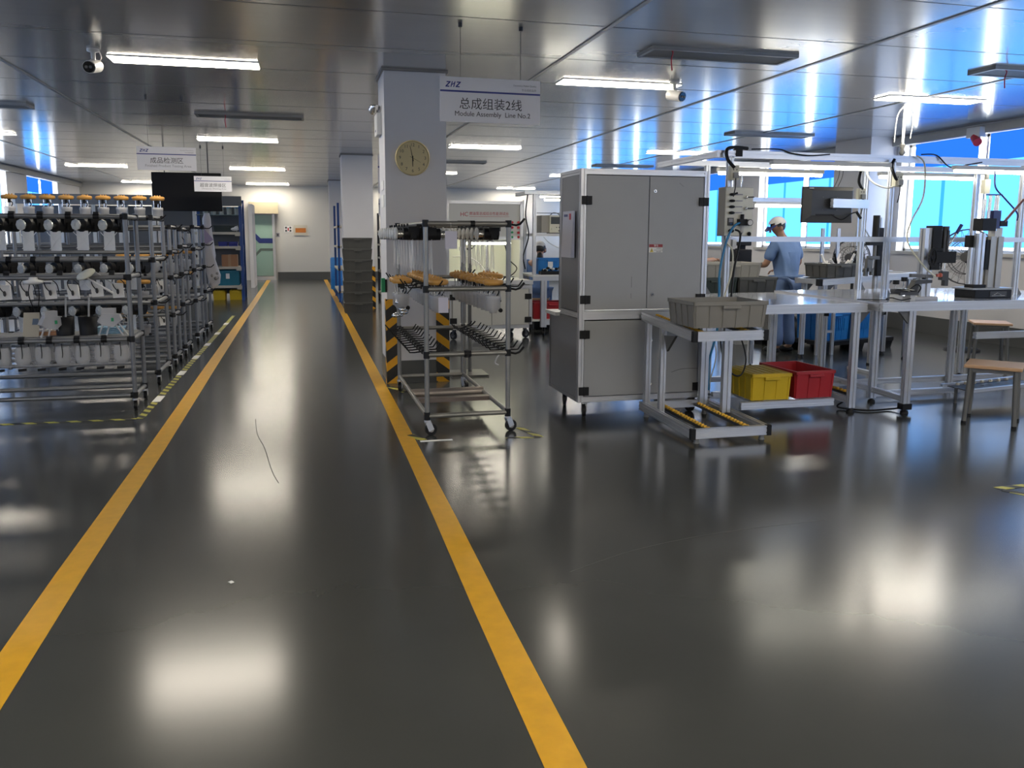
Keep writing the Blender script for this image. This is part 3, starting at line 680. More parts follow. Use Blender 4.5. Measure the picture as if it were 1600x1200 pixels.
# loose pieces on the nearest rack
t = thing('black_bin', 'left one of two black bins on the nearest left rack shelf', 'bin', (-1.98, 7.6, .644))
MB().lathe([(.07, 0), (.078, .16), (.074, .16), (.066, .01), (0, .01)], n=18, sx=1., sy=.8).obj('bin_body', BLACK, t); MB().tube((0, 0, .01), (.02, 0, .32), .008, 6).obj('stick', FROST, t)
dup(t, (-1.80, 7.6, .644), 'right one of two black bins on the nearest left rack shelf')
t = thing('beige_panel', 'beige panel with blue label leaning on the nearest left rack', 'panel', (-2.22, 7.50, .646))
MB().add([(-.06, 0, 0), (.06, 0, 0), (.065, .05, .20), (-.055, .05, .20), (-.06, .008, 0), (.06, .008, 0), (.065, .058, .20), (-.055, .058, .20)], [(0, 1, 2, 3), (7, 6, 5, 4), (0, 4, 5, 1), (1, 5, 6, 2), (2, 6, 7, 3), (3, 7, 4, 0)]).obj('panel_board', mat('beige_board', (.42, .38, .30), .6), t)
MB().add([(.01, .021, .10), (.058, .021, .10), (.06, .035, .15), (.015, .035, .15)], [(0, 1, 2, 3)]).obj('label_plate', mat('blue_label', (.06, .10, .16), .4), t)
def white_bracket(loc, rz, lab):
    t = thing('plastic_bracket', lab, 'bracket', loc, rz)
    m_ = MB().box(-.055, .05, -.03, .03, .10, .16); m_.prism([(-.09, .05), (-.05, .12), (.08, .11), (.10, .06), (.03, .0), (-.05, .02)], -.035, .035)
    for a, b in ((-.05, -.09), (.0, -.03), (.04, .10), (.07, .14)): m_.tube((a, 0, .03), (b, -.01, -.07), .008, 6)
    m_.obj('bracket_body', FROST, t)
    MB().box(.02, .04, -.038, -.035, .05, .08).obj('green_mark', GREEN, t)
white_bracket((-1.60, 7.47, .72), 0, 'frosted bracket with green mark, right end of the nearest left rack shelf')
white_bracket((-2.07, 7.52, .70), R(40), 'frosted bracket left of the black bins on the nearest left rack')
t = thing('cream_float', 'cream disc on a stick standing up in the nearest left rack', 'float', (-1.75, 7.42, 1.17))
MB().lathe([(0, .012), (.075, .006), (.08, -.006), (.06, -.012), (0, -.012)], n=20).obj('disc', CREAM, t)
MB().tube((.07, 0, -.01), (.14, 0, -.17), .006, 6).obj('stick', FROST, t); MB().tube((-.02, 0, -.01), (.10, -.02, -.24), .009, 6).obj('arm', PAPER, t)
t.rotation_euler = (R(25), R(-24), 0)
t = thing('white_float', 'white float with two dark wires in front of the nearest left rack', 'float', (-2.14, 7.40, 1.12))
MB().lathe([(0, .03), (.03, .028), (.035, .01), (.075, .0), (.07, -.02), (.03, -.03), (0, -.03)], n=14).box(.05, .14, -.01, .01, -.012, 0).obj('float_body', PAPER, t)
w_ = MB()
for a in (-.03, .03): w_.curve([(a, 0, -.03), (a*1.3, -.01, -.12), (a*.3, .02, -.26)], .004, 5, 4)
w_.obj('wire', BLACK, t)
t = thing('leaflet_stack', 'blue and white leaflets lying on the nearest left rack shelf', 'leaflets', (-1.66, 7.68, .645))
m_ = MB()
for k in range(5): m_.box(-.11+.006*k, .11+.006*k, -.07, .07, k*.012, k*.012+.008)
m_.obj('leaflet', mat('blue_white_leaflet', (.25, .42, .55), .5, noise=.6, nscale=30), t)
t = thing('parts_tray', 'tray of brown and white small parts on nearest left rack', 'tray', (-2.12, 7.68, .645))
MB().box(-.14, .14, -.09, .09, 0, .03).obj('tray', CARD, t); m_ = MB()
for k in range(14): m_.ball((random.uniform(-.12, .12), random.uniform(-.07, .07), .04), (.02, .015, .015), 6, 4)
m_.obj('small_parts', PAPER, t)['kind'] = 'stuff'
# draped film bag and lilac card at the end of the farthest rack
t = thing('plastic_bag', 'clear plastic bag draped at the end of the farthest left rack', 'bag', (-1.42, 13.3, 1.0))
m_ = MB(); n = 14; prof = [(.035, .82), (.05, .74), (.075, .55), (.12, .35), (.15, .18), (.11, .12), (.10, .02), (.13, -.12), (.12, -.25), (.06, -.32), (.0, -.33)]
m_.lathe(prof, n=n, sx=.75, sy=.5)
m_.v = [(x+.06*(1-z)+.03*math.sin(9*z+x*30), y, z) for x, y, z in m_.v]; m_.obj('bag_film', mat('milky_film', (.66, .65, .68), .25, alpha=.8), t)
MB().add([(-.10, -.09, .62), (-.10, -.09, .30), (.12, -.085, .42), (-.02, -.088, .60)], [(0, 1, 2, 3)]).obj('lilac_card', LILAC, t)
m_ = MB()
for k in range(12): m_.ball((random.uniform(.04, .15), random.uniform(-.08, .02), random.uniform(-.28, -.08)), (.03, .02, .03), 6, 4)
m_.obj('contents', mat('silver_parts', (.3, .29, .28), .35, metal=.5), t)
dup(po, (-1.72, 13.2, 1.52), 'white pouch beside the lilac card on the farthest left rack', 0, None, 1.7)
# ------------------------------------------------------------------ big grey cabinet
t = thing('machine_cabinet', 'tall grey two-door machine cabinet with aluminium frame and black hinges', 'cabinet', (2.72, 6.6, 0))
g = lambda m_, n, ma, p=None, **k: m_.obj(n, ma, p or t, world=True, **k)
cx0, cx1, cy0, cy1, cyl = 2.17, 3.29, 6.25, 6.80, 7.06; zb, zm, zt = .135, .855, 2.03; e = .045
for x in (cx0+e/2, cx1-e/2):
    g(MB().ext((x, cy0+e/2, zb), (x, cy0+e/2, zt), e, e, (0, 1, 0)), 'frame_post', ALU)
    g(MB().ext((x, cy1-e/2, zm), (x, cy1-e/2, zt), e, e, (0, 1, 0)), 'frame_post', ALU)
for z in (zb+e/2, zm, zt-e/2): g(MB().ext((cx0+e, cy0+e/2, z), (cx1-e, cy0+e/2, z), e, e if z != zm else .07), 'frame_rail', ALU)
for x in (cx0+e/2, cx1-e/2):
    for z in (zm, zt-e/2): g(MB().ext((x, cy0+e, z), (x, cy1-e, z), e), 'frame_rail', ALU)
    g(MB().bar((x, cy0+e, zb+.015), (x, cyl, zb+.015), e, .03), 'frame_rail', PANELD)
for x in (cx0+.012, cx1-.012):
    g(MB().box(x-.004, x+.004, cy0+e, cy1-e, zm+.03, zt-e), 'side_panel', PANELD)
    g(MB().box(x-.004, x+.004, cy0+e, cyl, zb+.03, zm-.03), 'side_panel', PANELD)
g(MB().box(cx0, cx1, cy1-.01, cy1, zm, zt-.02), 'back_panel', PANELD)
g(MB().box(cx0, cx1, cyl-.01, cyl, zb, zm-.06), 'back_panel', PANELD)
g(MB().box(cx0, cx1, cy0+.05, cy1, zt-.03, zt-.024), 'top_panel', PANELD)
g(MB().box(cx0-.03, cx1, cy1-.01, cyl+.04, zm-.05, zm-.02), 'rear_ledge', WHITEP)
g(MB().box(cx0+.02, cx1-.02, cy0+.05, cyl-.02, zb, zb+.01), 'bottom_panel', PANELD)
xs = cx0+(cx1-cx0)*.525
for z0_, z1_, hz in ((zm+.045, zt-e-.006, (1.78, .985)), (zb+e+.006, zm-.045, (.70, .23))):
    for k, (a, b) in enumerate(((cx0+e+.004, xs-.003), (xs+.003, cx1-e-.004))):
        d_ = g(MB().box(a, b, cy0+.004, cy0+.018, z0_, z1_), 'door', PANEL, bevel=.002)
        for z in hz:
            hx = a if k == 0 else b
            h = MB().box(hx-.042, hx-.002, cy0-.012, cy0+.003, z-.034, z+.034).box(hx+.002, hx+.042, cy0-.012, cy0+.003, z-.034, z+.034).tube((hx, cy0-.008, z-.036), (hx, cy0-.008, z+.036), .008, 8)
            h.obj('hinge', BLACK, d_, world=True)
        if k == 1:
            for z in ((1.86, 1.02) if z0_ > .8 else (.64, .27)):
                MB().tube((a+.045, cy0+.004, z), (a+.045, cy0-.006, z), .013, 14).obj('lock', CHROME, d_, world=True); MB().tube((a+.045, cy0-.006, z), (a+.045, cy0-.008, z), .006, 10).obj('lock_core', DARK, d_, world=True)
            if z0_ > .8:
                lb = MB().box(a+.005, a+.125, cy0+.002, cy0+.004, 1.365, 1.43).obj('warning_label', PAPER, d_, world=True)
q = lambda m_, n, ma: m_.obj(n, ma, t, world=True)
ax = xs+.008
q(MB().box(ax, ax+.12, cy0+.0005, cy0+.002, 1.407, 1.432), 'label_band', mat('label_red', (.28, .03, .035), .45))
q(MB().prism([(ax+.008, 1.368), (ax+.040, 1.368), (ax+.024, 1.402)], cy0+.0005, cy0+.002), 'warning_triangle', mat('label_yellow', (.65, .5, .05), .45))
for s_, sz, dx, dz in (('警告', .02, .062, 1.4195), ('注意安全', .012, .088, 1.397), ('非专业人员请勿打开', .009, .083, 1.383), ('高压危险', .011, .086, 1.371)):
    text('lettering', s_, sz, (ax+dx-2.72, cy0-6.6+.0003, dz), FACE, PAPER if dz > 1.41 else SIGND, t, ext=.0002)
q(MB().prism([(ax+.0225, 1.372), (ax+.0255, 1.372), (ax+.0265, 1.392), (ax+.0215, 1.392)], cy0, cy0+.0005), 'lettering', SIGND)
sc = MB(); sc.bar((2.62, cy0+.0035, 1.17), (2.621, cy0+.0035, 1.08), .002, .001); sc.bar((2.618, cy0+.0035, 1.03), (2.62, cy0+.0035, .99), .002, .001); sc.bar((3.02, cy0+.0035, 1.93), (3.06, cy0+.0035, 1.90), .002, .001)
q(sc, 'scratch', DARK)
q(MB().curve([(3.0, cy0+.003, .36), (3.1, cy0+.003, .385), (3.24, cy0+.003, .385)], .002, 5, 5), 'scratch', LEGG)
for x, y, rz in ((cx0+.07, cy0+.04, 1.3), (cx1-.07, cy0+.05, 1.8), (cx0+.06, cyl-.28, 1.2), (cx1-.07, cyl-.1, 1.6)): caster(t, x, y, zb, .055, rz, DARK)
# card folder on the cabinet side
o = thing('document_pouch', 'white document pouch on the left side of the grey cabinet', 'pouch', (cx0, 6.52, 1.32))
MB().add([(-.004, -.14, 0), (-.004, .16, 0), (-.004, .16, .38), (-.004, -.14, .38), (-.03, -.12, .0), (-.03, .14, .0), (-.012, .15, .38), (-.012, -.13, .38)], [(0, 1, 2, 3), (4, 7, 6, 5), (0, 4, 5, 1), (3, 2, 6, 7), (0, 3, 7, 4), (1, 5, 6, 2)]).obj('sleeve', mat('pouch_white', (.45, .45, .52), .35), o)
MB().box(-.0165, -.0145, .02, .11, .335, .355).obj('blue_label', NAVY, o); MB().box(-.0175, -.0155, -.07, -.03, .31, .36).obj('red_seal', RED, o)

# ------------------------------------------------------------------ roller cart in front of the cabinet
t = thing('roller_cart', 'aluminium two-level cart with yellow roller tracks in front of the grey cabinet', 'cart', (3.0, 5.75, 0)); g = lambda m_, n, ma, p=None, **k: m_.obj(n, ma, p or t, world=True, **k)
ux0, ux1, uy0, uy1 = 2.70, 3.29, 5.28, 6.22
def tray(z0_, z1_, x0, x1, y0, y1, h, tracks):
    for x in (x0+.02, x1-.02): g(MB().ext((x, y0+.04, z0_), (x, y1, z1_), .04, h), 'tray_rail', ALU)
    g(MB().ext((x0+.03, y0+.02, z0_), (x1-.03, y0+.02, z0_), .04, h), 'tray_front', ALU); g(MB().ext((x0+.04, y1-.02, z1_), (x1-.04, y1-.02, z1_), .04, h*.8), 'tray_back', ALU)
    for x in (x0+.013, x1-.013): g(MB().box(x-.018, x+.018, y0-.004, y0+.03, z0_-h/2-.004, z0_+h/2+.004), 'end_cap', BLACK)
    for x in tracks:
        zz = lambda y: z0_+(z1_-z0_)*(y-y0)/(y1-y0)+h*.18
        g(MB().bar((x, y0+.05, zz(y0+.05)-.012), (x, y1-.05, zz(y1-.05)-.012), .034, .02), 'track', DARK)
        k = int((y1-y0-.12)/.045)
        for j in range(k):
            y = y0+.08+j*.045; g(MB().lathe([(.005, -.012), (.014, -.012), (.014, .012), (.005, .012)], (x, y, zz(y)+.004), 'x', 10), 'roller', ROLLY)
tray(.785, .845, ux0, ux1, uy0, uy1, .07, (ux0+.10, ux1-.12)); tray(.075, .095, ux0, ux1+.05, uy0-.02, uy1, .07, (ux0+.17, ux1-.10))
for x, y in ((ux0+.06, 5.92), (ux0+.05, 6.18), (ux1-.03, 5.80), (ux1-.03, 6.18)): g(MB().ext((x, y, .10), (x, y, .79 if y < 6 else .83), .045 if x < 3 else .07, .045, (0, 1, 0)), 'post', ALU)
for x, sg in ((ux0+.06, 1),): g(MB().prism([(5.85, .60), (5.90, .72), (5.70, .74)], x, x+.02, 'yz'), 'bracket', LEGG)
for x, y in ((ux0+.06, 5.3), (ux1, 5.3), (ux0+.06, 6.2), (ux1, 6.2)): g(MB().lathe([(.018, .04), (.02, .01), (.025, 0)], (x, y, 0), 'z', 12), 'foot', LEGG)
crate('stacking_crate', 'worn grey-brown crate on the upper tray of the roller cart', (3.0, 5.52, .842), .58, .44, .19, CRATEG, R(-1), rimw=.014)

# ------------------------------------------------------------------ benches
def leg(par, x, y, z1, s=.06, foot=True, z0=.04, brk=True, d=1):
    g = lambda m_, n, ma: m_.obj(n, ma, par, world=True)
    g(MB().ext((x, y, z0), (x, y, z1), s, .045, (0, 1, 0)), 'leg', ALU)
    if foot: g(MB().lathe([(.012, z0), (.012, .03), (.03, .022), (.035, 0)], (x, y, 0), 'z', 12), 'foot', BLACK)
    if brk: g(MB().prism([(x+d*s/2, z1), (x+d*(s/2+.10), z1), (x+d*(s/2), z1-.11)], y-.01, y+.01), 'bracket', LEGG)
def bench(lab, x0, x1, y0, y1, zt, legs, low, loc):
    t = thing('work_bench', lab, 'bench', loc); g = lambda m_, n, ma: m_.obj(n, ma, t, world=True)
    g(MB().box(x0, x1, y0+.045, y1, zt-.02, zt), 'bench_top', TOPW)
    g(MB().ext((x0, y0+.0225, zt-.035), (x1, y0+.0225, zt-.035), .045, .075), 'front_beam', ALU)
    g(MB().ext((x0, y1-.02, zt-.05), (x1, y1-.02, zt-.05), .04, .06), 'rear_beam', ALU)
    for x in (x0+.02, x1-.02): g(MB().ext((x, y0+.05, zt-.045), (x, y1-.04, zt-.045), .04, .05), 'end_beam', ALU)
    for l in legs: leg(t, l[0], l[1], zt-.072, l[2] if len(l) > 2 else .06, d=l[3] if len(l) > 3 else 1)
    for p, q in low: g(MB().ext(p, q, .045, .05), 'lower_rail', ALU)
    return t
b1 = bench('long bright bench right of the grey cabinet with crates on its lower shelf', 3.40, 4.62, 5.92, 7.32, .94,
           [(3.46, 6.5), (4.55, 5.97, .06), (3.46, 7.25), (4.56, 7.25)],
           [((3.46, 6.5, .09), (4.5, 6.5, .09)), ((3.46, 7.25, .09), (4.5, 7.25, .09)), ((4.55, 6.0, .10), (4.55, 7.25, .10)), ((3.46, 6.5, .09), (3.46, 7.25, .09))], (4.0, 6.5, 0))
g = lambda m_, n, ma, p=None: m_.obj(n, ma, p or b1, world=True)
g(MB().ext((3.50, 5.98, .10), (4.38, 5.98, .10), .04, .06), 'shelf_front', ALU); g(MB().ext((3.5, 6.46, .11), (4.5, 6.46, .11), .04, .04), 'shelf_back', ALU)
for x in (3.72, 4.2): g(MB().ext((x, 5.99, .11), (x, 6.46, .11), .04, .04), 'shelf_rail', ALU)
g(MB().bar((4.62, 6.05, .13), (4.62, 6.9, .15), .035, .02), 'track', DARK)
for k in range(14): g(MB().lathe([(.005, -.012), (.014, -.012), (.014, .012), (.005, .012)], (4.62, 6.1+.05*k, .15+.001*k), 'x', 8), 'roller', ROLLY)
crate('lidded_crate', 'yellow lidded crate on the lower shelf of the bench', (3.80, 6.22, .134), .36, .46, .225, CRATEY, R(-2), lid=mat('crate_lid_yellow', (.50, .36, .03), .45))
crate('open_crate', 'open red crate on the lower shelf behind the yellow crate', (4.20, 6.26, .134), .38, .54, .235, CRATER, R(2))
b2 = bench('bench with two presses at the right edge', 4.66, 7.2, 5.78, 7.4, .955,
           [(4.98, 5.83, .065, -1), (5.02, 6.3, .06), (6.22, 6.7, .06), (6.62, 5.83, .065), (6.9, 7.3)],
           [((4.99, 5.86, .12), (5.02, 6.3, .12)), ((5.02, 6.3, .12), (5.02, 7.3, .12)), ((4.9, 6.75, .10), (6.9, 6.75, .10)), ((5.05, 6.38, .06), (6.2, 6.38, .06))], (5.8, 6.4, 0))
g2 = lambda m_, n, ma: m_.obj(n, ma, b2, world=True)
g2(MB().cb((4.98, 5.83, .06), (.09, .07, .05)), 'leveller', BLACK)
# under-bench tray behind the wooden stool
g2(MB().ext((6.0, 6.2, .60), (7.1, 6.2, .60), .045, .06), 'mid_rail', ALU)
t = thing('roller_shelf', 'low roller tray with dark bag under the right bench', 'tray', (6.5, 6.3, 0)); g3 = lambda m_, n, ma: m_.obj(n, ma, t, world=True)
for y in (5.92, 6.22): g3(MB().ext((5.7, y, .14), (6.52, y, .18), .03, .03), 'tray_rail', ALU)
for x in (5.75, 6.45): g3(MB().tube((x, 6.1, 0), (x, 6.1, .14), .015, 8), 'foot', LEGG)
g3(MB().bar((5.75, 6.07, .135), (6.5, 6.07, .17), .28, .008), 'tray_plate', DARK)
for k in range(8): g3(MB().lathe([(.005, -.012), (.014, -.012), (.014, .012), (.005, .012)], (5.8+.09*k, 6.14, .165+.004*k), 'x', 8), 'roller', BEIGE)
# ------------------------------------------------------------------ overhead frame above both benches
t = thing('overhead_frame', 'aluminium overhead frame carrying tube lights above the benches', 'frame', (5.2, 6.9, .94)); g = lambda m_, n, ma: m_.obj(n, ma, t, world=True)
zr = 2.19
for x, y, z0_ in ((3.56, 6.42, .94), (5.17, 6.42, .955), (6.62, 6.42, .955), (5.58, 7.32, .955), (3.80, 7.28, .94), (6.95, 7.32, .955)):
    g(MB().ext((x, y, z0_), (x, y, zr-.02), .045, .045, (0, 1, 0)), 'post', ALU)
    g(MB().prism([(x+.022, z0_), (x+.08, z0_), (x+.03, z0_+.07), (x+.022, z0_+.07)], y-.015, y+.015), 'bracket', LEGG)
g(MB().ext((3.43, 6.42, zr), (7.3, 6.42, zr), .045, .06), 'top_beam', ALU); g(MB().ext((3.43, 7.3, zr), (7.3, 7.3, zr), .045, .05), 'top_beam', ALU)
for x in (3.45, 5.17, 7.2): g(MB().ext((x, 6.44, zr+.0), (x, 7.6, zr+.0), .045, .05), 'side_beam', ALU)
g(MB().box(3.60, 3.66, 6.39, 6.45, zr-.02, zr+.045), 'end_cap', BLACK)
g(MB().ext((3.56, 6.40, 1.475), (7.3, 6.40, 1.475), .04, .045), 'middle_rail', ALU)
g(MB().ext((5.57, 7.24, 1.825), (5.08, 7.13, 1.825), .04, .085), 'monitor_arm', ALU); g(MB().cb((5.14, 7.165, 1.825), (.08, .04, .10)), 'monitor_mount', DARK)
GT = 'tube lights under the overhead frame'
def tube_light(x0, x1, y, z, lab, proto=[]):
    if not proto:
        q = thing('tube_light', lab, 'light', ((x0+x1)/2, y, z), 0, GT); L = (x1-x0)/2
        MB().box(-L, L, -.03, .03, .0, .035).obj('housing', WHITEP, q); MB().lathe([(.0, -L+.01), (.016, -L+.01), (.016, L-.01), (0, L-.01)], (0, 0, -.016), 'x', 10).obj('tube', TUBEM, q); proto.append(q); return q
    return dup(proto[0], ((x0+x1)/2, y, z), lab)
for i, x in enumerate((4.0, 5.85)):
    tube_light(x-.10, x+1.07, 6.33, 2.105, 'glowing tube light %s under the front beam of the overhead frame' % ('above the monitor' if i == 0 else 'at the right edge'))
for i, x in enumerate((3.99, 5.83)):
    tube_light(x, x+1.19, 7.44, 2.13, 'glowing tube light %s under the rear beam of the overhead frame' % ('above the control box' if i == 0 else 'left of the right press'))
def socket(loc, lab, rz=0.):
    o = thing('socket_box', lab, 'socket', loc, rz)
    MB().box(-.04, .04, -.025, .025, -.06, .06).obj('case', CREAM, o, bevel=.004)
    m_ = MB()
    for a in (-.015, .015): m_.box(a-.005, a+.005, -.027, -.025, .02, .03)
    m_.obj('slot', DARK, o); p = MB().box(-.02, .025, -.05, -.026, -.045, .0).obj('plug', mat('plug_grey', (.3, .3, .29), .5), o)
    MB().curve([(0, -.04, -.045), (.0, -.04, -.12), (-.01, -.03, -.2)], .005, 5, 4).obj('cord', BLACK, p)
socket((3.565, 6.36, 2.03), 'cream socket box with plug at the top of the left bench post')
socket((5.185, 6.36, 2.0), 'cream socket box at the top of the middle bench post')
socket((5.50, 7.26, 1.92), 'cream socket box on the rear post beside the monitor')
def cable(name, lab, pts, r, ma, k=6): return tag(MB().curve(pts, r, 6, k).obj(name, ma), lab, 'cable')
cable('cable', 'thick black conduit looping over the left end of overhead frame', [(3.72, 6.42, 2.24), (3.58, 6.39, 2.245), (3.50, 6.37, 2.22), (3.50, 6.35, 2.14), (3.555, 6.33, 2.07)], .016, BLACK)
cable('cable', 'thin black cable sagging along the overhead frame near its left end', [(3.75, 6.40, 2.235), (4.0, 6.39, 2.24), (4.12, 6.385, 2.21), (4.3, 6.385, 2.195), (4.5, 6.385, 2.21)], .006, BLACK)
cable('cable', 'white cable hanging in a loop by the middle bench post', [(4.98, 6.5, 2.13), (4.94, 6.45, 2.05), (4.98, 6.4, 1.97), (5.08, 6.36, 1.93), (5.16, 6.35, 1.95)], .008, WHITEP)
cable('cable', 'long white cable hanging from the overhead frame to the fixture', [(5.38, 6.37, 2.22), (5.46, 6.36, 2.14), (5.40, 6.28, 1.85), (5.22, 6.2, 1.62), (5.14, 6.12, 1.45), (5.20, 5.98, 1.25), (5.30, 5.95, 1.16)], .007, CREAM)
cable('cable', 'thick black conduit beside the middle bench post', [(5.14, 6.36, 2.18), (5.10, 6.34, 2.12), (5.12, 6.33, 2.05), (5.16, 6.34, 2.0)], .014, BLACK)
cable('cable', 'black conduit beside the rear post right of the monitor', [(5.50, 7.27, 2.18), (5.46, 7.25, 2.05), (5.50, 7.24, 1.97)], .014, BLACK)
cable('cable', 'black cable over the beam at the right of the overhead frame', [(5.45, 6.40, 2.235), (5.6, 6.385, 2.23), (5.75, 6.38, 2.13), (5.95, 6.38, 2.155), (6.1, 6.385, 2.18)], .006, BLACK)
cable('cable', 'blue air hose running down beside the cabinet to the bench', [(3.66, 6.35, 1.62), (3.57, 6.33, 1.58), (3.50, 6.32, 1.45), (3.44, 6.30, 1.2), (3.40, 6.22, .98), (3.38, 6.2, .7), (3.32, 6.2, .45), (3.33, 6.21, .2)], .010, TUBEB)
cable('cable', 'black power cord hanging from the control box to bench', [(3.59, 6.34, 1.555), (3.62, 6.30, 1.5), (3.56, 6.28, 1.2), (3.50, 6.2, .95)], .009, BLACK)
cable('cable', 'white cord hanging below the control box', [(3.50, 6.34, 1.45), (3.56, 6.32, 1.38), (3.55, 6.3, 1.2), (3.46, 6.26, .96)], .008, CREAM)
# ------------------------------------------------------------------ control box
t = thing('control_box', 'cream pneumatic control box with black knobs and a gauge beside the cabinet', 'control box', (3.645, 6.42, 1.50))
MB().box(-.135, .135, -.03, .09, 0, .415).obj('case', mat('box_side', (.42, .42, .40), .4), t, bevel=.004); MB().box(-.128, .13, -.034, -.03, .006, .408).obj('front_plate', mat('box_front', (.70, .69, .60), .35), t)
for z in (.352, .298, .248, .198):
    k = MB().ball((-.075, -.05, z), (.03, .016, .012), 10, 6); k.tube((-.075, -.034, z), (-.075, -.05, z), .012, 8)
    if z > .34: k.bar((-.075, -.055, z), (-.035, -.06, z+.012), .016, .014)
    k.obj('knob', BLACK, t); MB().box(-.035, .03, -.0345, -.034, z-.004, z+.006).obj('label_strip', INKG, t)
for z in (.33, .235):
    v = MB().ball((.06, -.045, z), .014, 8, 6).tube((.06, -.034, z), (.06, -.05, z), .008, 8); v.obj('valve', CHROME, t); MB().bar((.07, -.05, z), (.128, -.052, z+.002), .012, .010).obj('valve_lever', DARK, t)
o = MB().box(-.105, -.052, -.045, -.034, .09, .155).obj('counter', DARK, t); MB().box(-.097, -.06, -.047, -.045, .118, .148).obj('display', INKG, o); MB().box(-.085, -.065, -.047, -.045, .098, .11).obj('display', mat('display_blue', (.02, .1, .25), .3), o)
o = MB().box(-.015, .055, -.085, -.034, .09, .145).tube((.02, -.06, .14), (.02, -.06, .185), .016, 12).obj('regulator', BLACK, t)
MB().tube((.075, -.07, .115), (.075, -.098, .115), .028, 16).obj('gauge_ring', DARK, o); MB().tube((.075, -.098, .115), (.075, -.1, .115), .022, 16).obj('gauge_face', PAPER, o); MB().tube((.02, -.06, .09), (.02, -.06, .03), .017, 12, .014).obj('bowl', FROST, o); MB().tube((.02, -.06, .03), (.02, -.06, .008), .008, 8, .001).obj('drain', DARK, o)
MB().ball((-.075, -.05, .045), (.028, .02, .018), 10, 6).obj('plug', BLACK, t); MB().ball((.10, -.045, .02), .018, 8, 6).obj('plug', BLACK, t)
MB().tube((.04, .02, .415), (.045, .02, .53), .006, 6).tube((.044, .02, .46), (.045, .02, .49), .009, 8).obj('stem', CHROME, t)
for x in (-.12, -.065): MB().box(x, x+.035, -.07, -.02, -.085, -.03).obj('connector', WHITEP, t)
# ------------------------------------------------------------------ monitor
t = thing('monitor', 'black monitor seen from behind on an arm above the bench', 'monitor', (5.10, 7.22, 1.635)); x0, x1, hh = -.275, .30, .355
MB().box(x0, x1, .02, .045, 0, hh).obj('screen_bezel', BLACK, t, bevel=.006)
m_ = MB().add([(x0+.004, .02, .004), (x1-.004, .02, .004), (x1-.004, .02, hh-.004), (x0+.004, .02, hh-.004), (x0+.07, -.03, .07), (x1-.05, -.03, .07), (x1-.05, -.03, hh-.04), (x0+.07, -.03, hh-.04)],
              [(0, 4, 7, 3), (0, 1, 5, 4), (1, 2, 6, 5), (3, 7, 6, 2), (4, 5, 6, 7)]); m_.obj('back_shell', mat('shell_black', (.022, .023, .026), .42), t)
MB().box(x0+.12, x0+.33, -.034, -.03, .01+.06, .085).obj('port_strip', BLACK, t)
m_ = MB()
for a, b in ((-.08, .25), (-.055, .21), (-.055, .17), (-.08, .125), (.08, .25), (.05, .21), (.05, .17), (.08, .125)): m_.tube((a, -.03, b), (a, -.033, b), .003, 8)
m_.obj('screw', LEGG, t); MB().box(x0+.05, x0+.10, -.012, -.008, hh-.022, hh-.014).obj('badge', WHITEP, t)
m_ = MB().curve([(.02, -.035, .08), (.12, -.06, .03), (.22, -.07, .09), (.30, -.05, .10), (.34, -.05, .05)], .007, 5, 5); m_.tube((.29, -.055, .11), (.345, -.055, .045), .014, 8); m_.obj('cord', BLACK, t)
m_ = MB(); 
for a in (.06, .10): m_.curve([(a, .0, hh), (a+.03, -.02, hh+.1), (a+.05, .0, hh+.2)], .003, 5, 4)
m_.obj('cord', BLACK, t)
# ------------------------------------------------------------------ presses and fixtures on the right bench
def press(lab, loc, rz, sc=1., long=True):
    t = thing('arbor_press', lab, 'press', loc, rz)
    MB().box(-.17, .10, -.07, .07, 0, .03).obj('base', mat('base_plate', (.45, .44, .44), .4, metal=.3), t, bevel=.003); MB().tube((.05, -.05, .03), (.05, -.05, .034), .006, 8).obj('screw', DARK, t)
    MB().ext((0, 0, .03), (0, 0, .62), .085, .08, (0, 1, 0)).obj('column', ALU, t)
    MB().box(.02, .105, -.055, .05, .26, .64).obj('slide', BLACK, t, bevel=.004)
    h = MB().box(.02, .24, -.075, .05, .32, .42).box(.03, .12, -.06, .05, .42, .45); h.obj('press_head', BLACK, t, bevel=.004)
    MB().ext((.165, -.01, .42), (.165, -.01, .60), .05, .05, (0, 1, 0)).tube((.165, -.01, .6), (.165, -.01, .635), .03, 10).obj('ram_guide', DARK, t); MB().tube((.13, -.01, .42), (.13, -.01, .63), .008, 8).obj('guide_rod', CHROME, t)
    MB().tube((.165, -.01, .32), (.165, -.01, .255), .022, 12).obj('ram', CHROME, t)
    MB().box(.15, .21, -.035, .02, .17, .245).box(.18, .215, -.03, .015, .12, .18).obj('tool', DARK, t); MB().ball((.125, -.04, .215), .02, 8, 6).box(.09, .14, -.05, -.03, .2, .225).obj('stop_knob', mat('stop_red', (.55, .12, .08), .4), t)
    w_ = MB(); n = 20
    for k in range(n):
        a, b = 2*math.pi*k/n, 2*math.pi*(k+1)/n; w_.tube((-.01, -.12, .365), (-.01, -.12, .366), .001, 4) if False else w_.bar((.0-.035*math.cos(a), -.105, .37+.075*math.sin(a)), (.0-.035*math.cos(b), -.105, .37+.075*math.sin(b)), .018, .018, (0, 1, 0))
    w_.tube((0, -.07, .37), (0, -.11, .37), .02, 10).bar((0, -.105, .30), (0, -.105, .44), .01, .01, (0, 1, 0)); w_.obj('hand_wheel', BLACK, t)
    l = MB().tube((.21, .02, .44), (.315, .03, .60), .009, 8).obj('lever', CHROME, t); MB().tube((.30, .029, .575), (.345, .032, .65), .015, 10).obj('grip', NAVY, l)
    return t
press('black arbor press with handwheel and raised lever on the right bench', (5.27, 6.05, .955), R(-6))
t = thing('clamp_fixture', 'dark clamping fixture with wires on the bench beside the arbor press', 'fixture', (5.05, 6.0, .955))
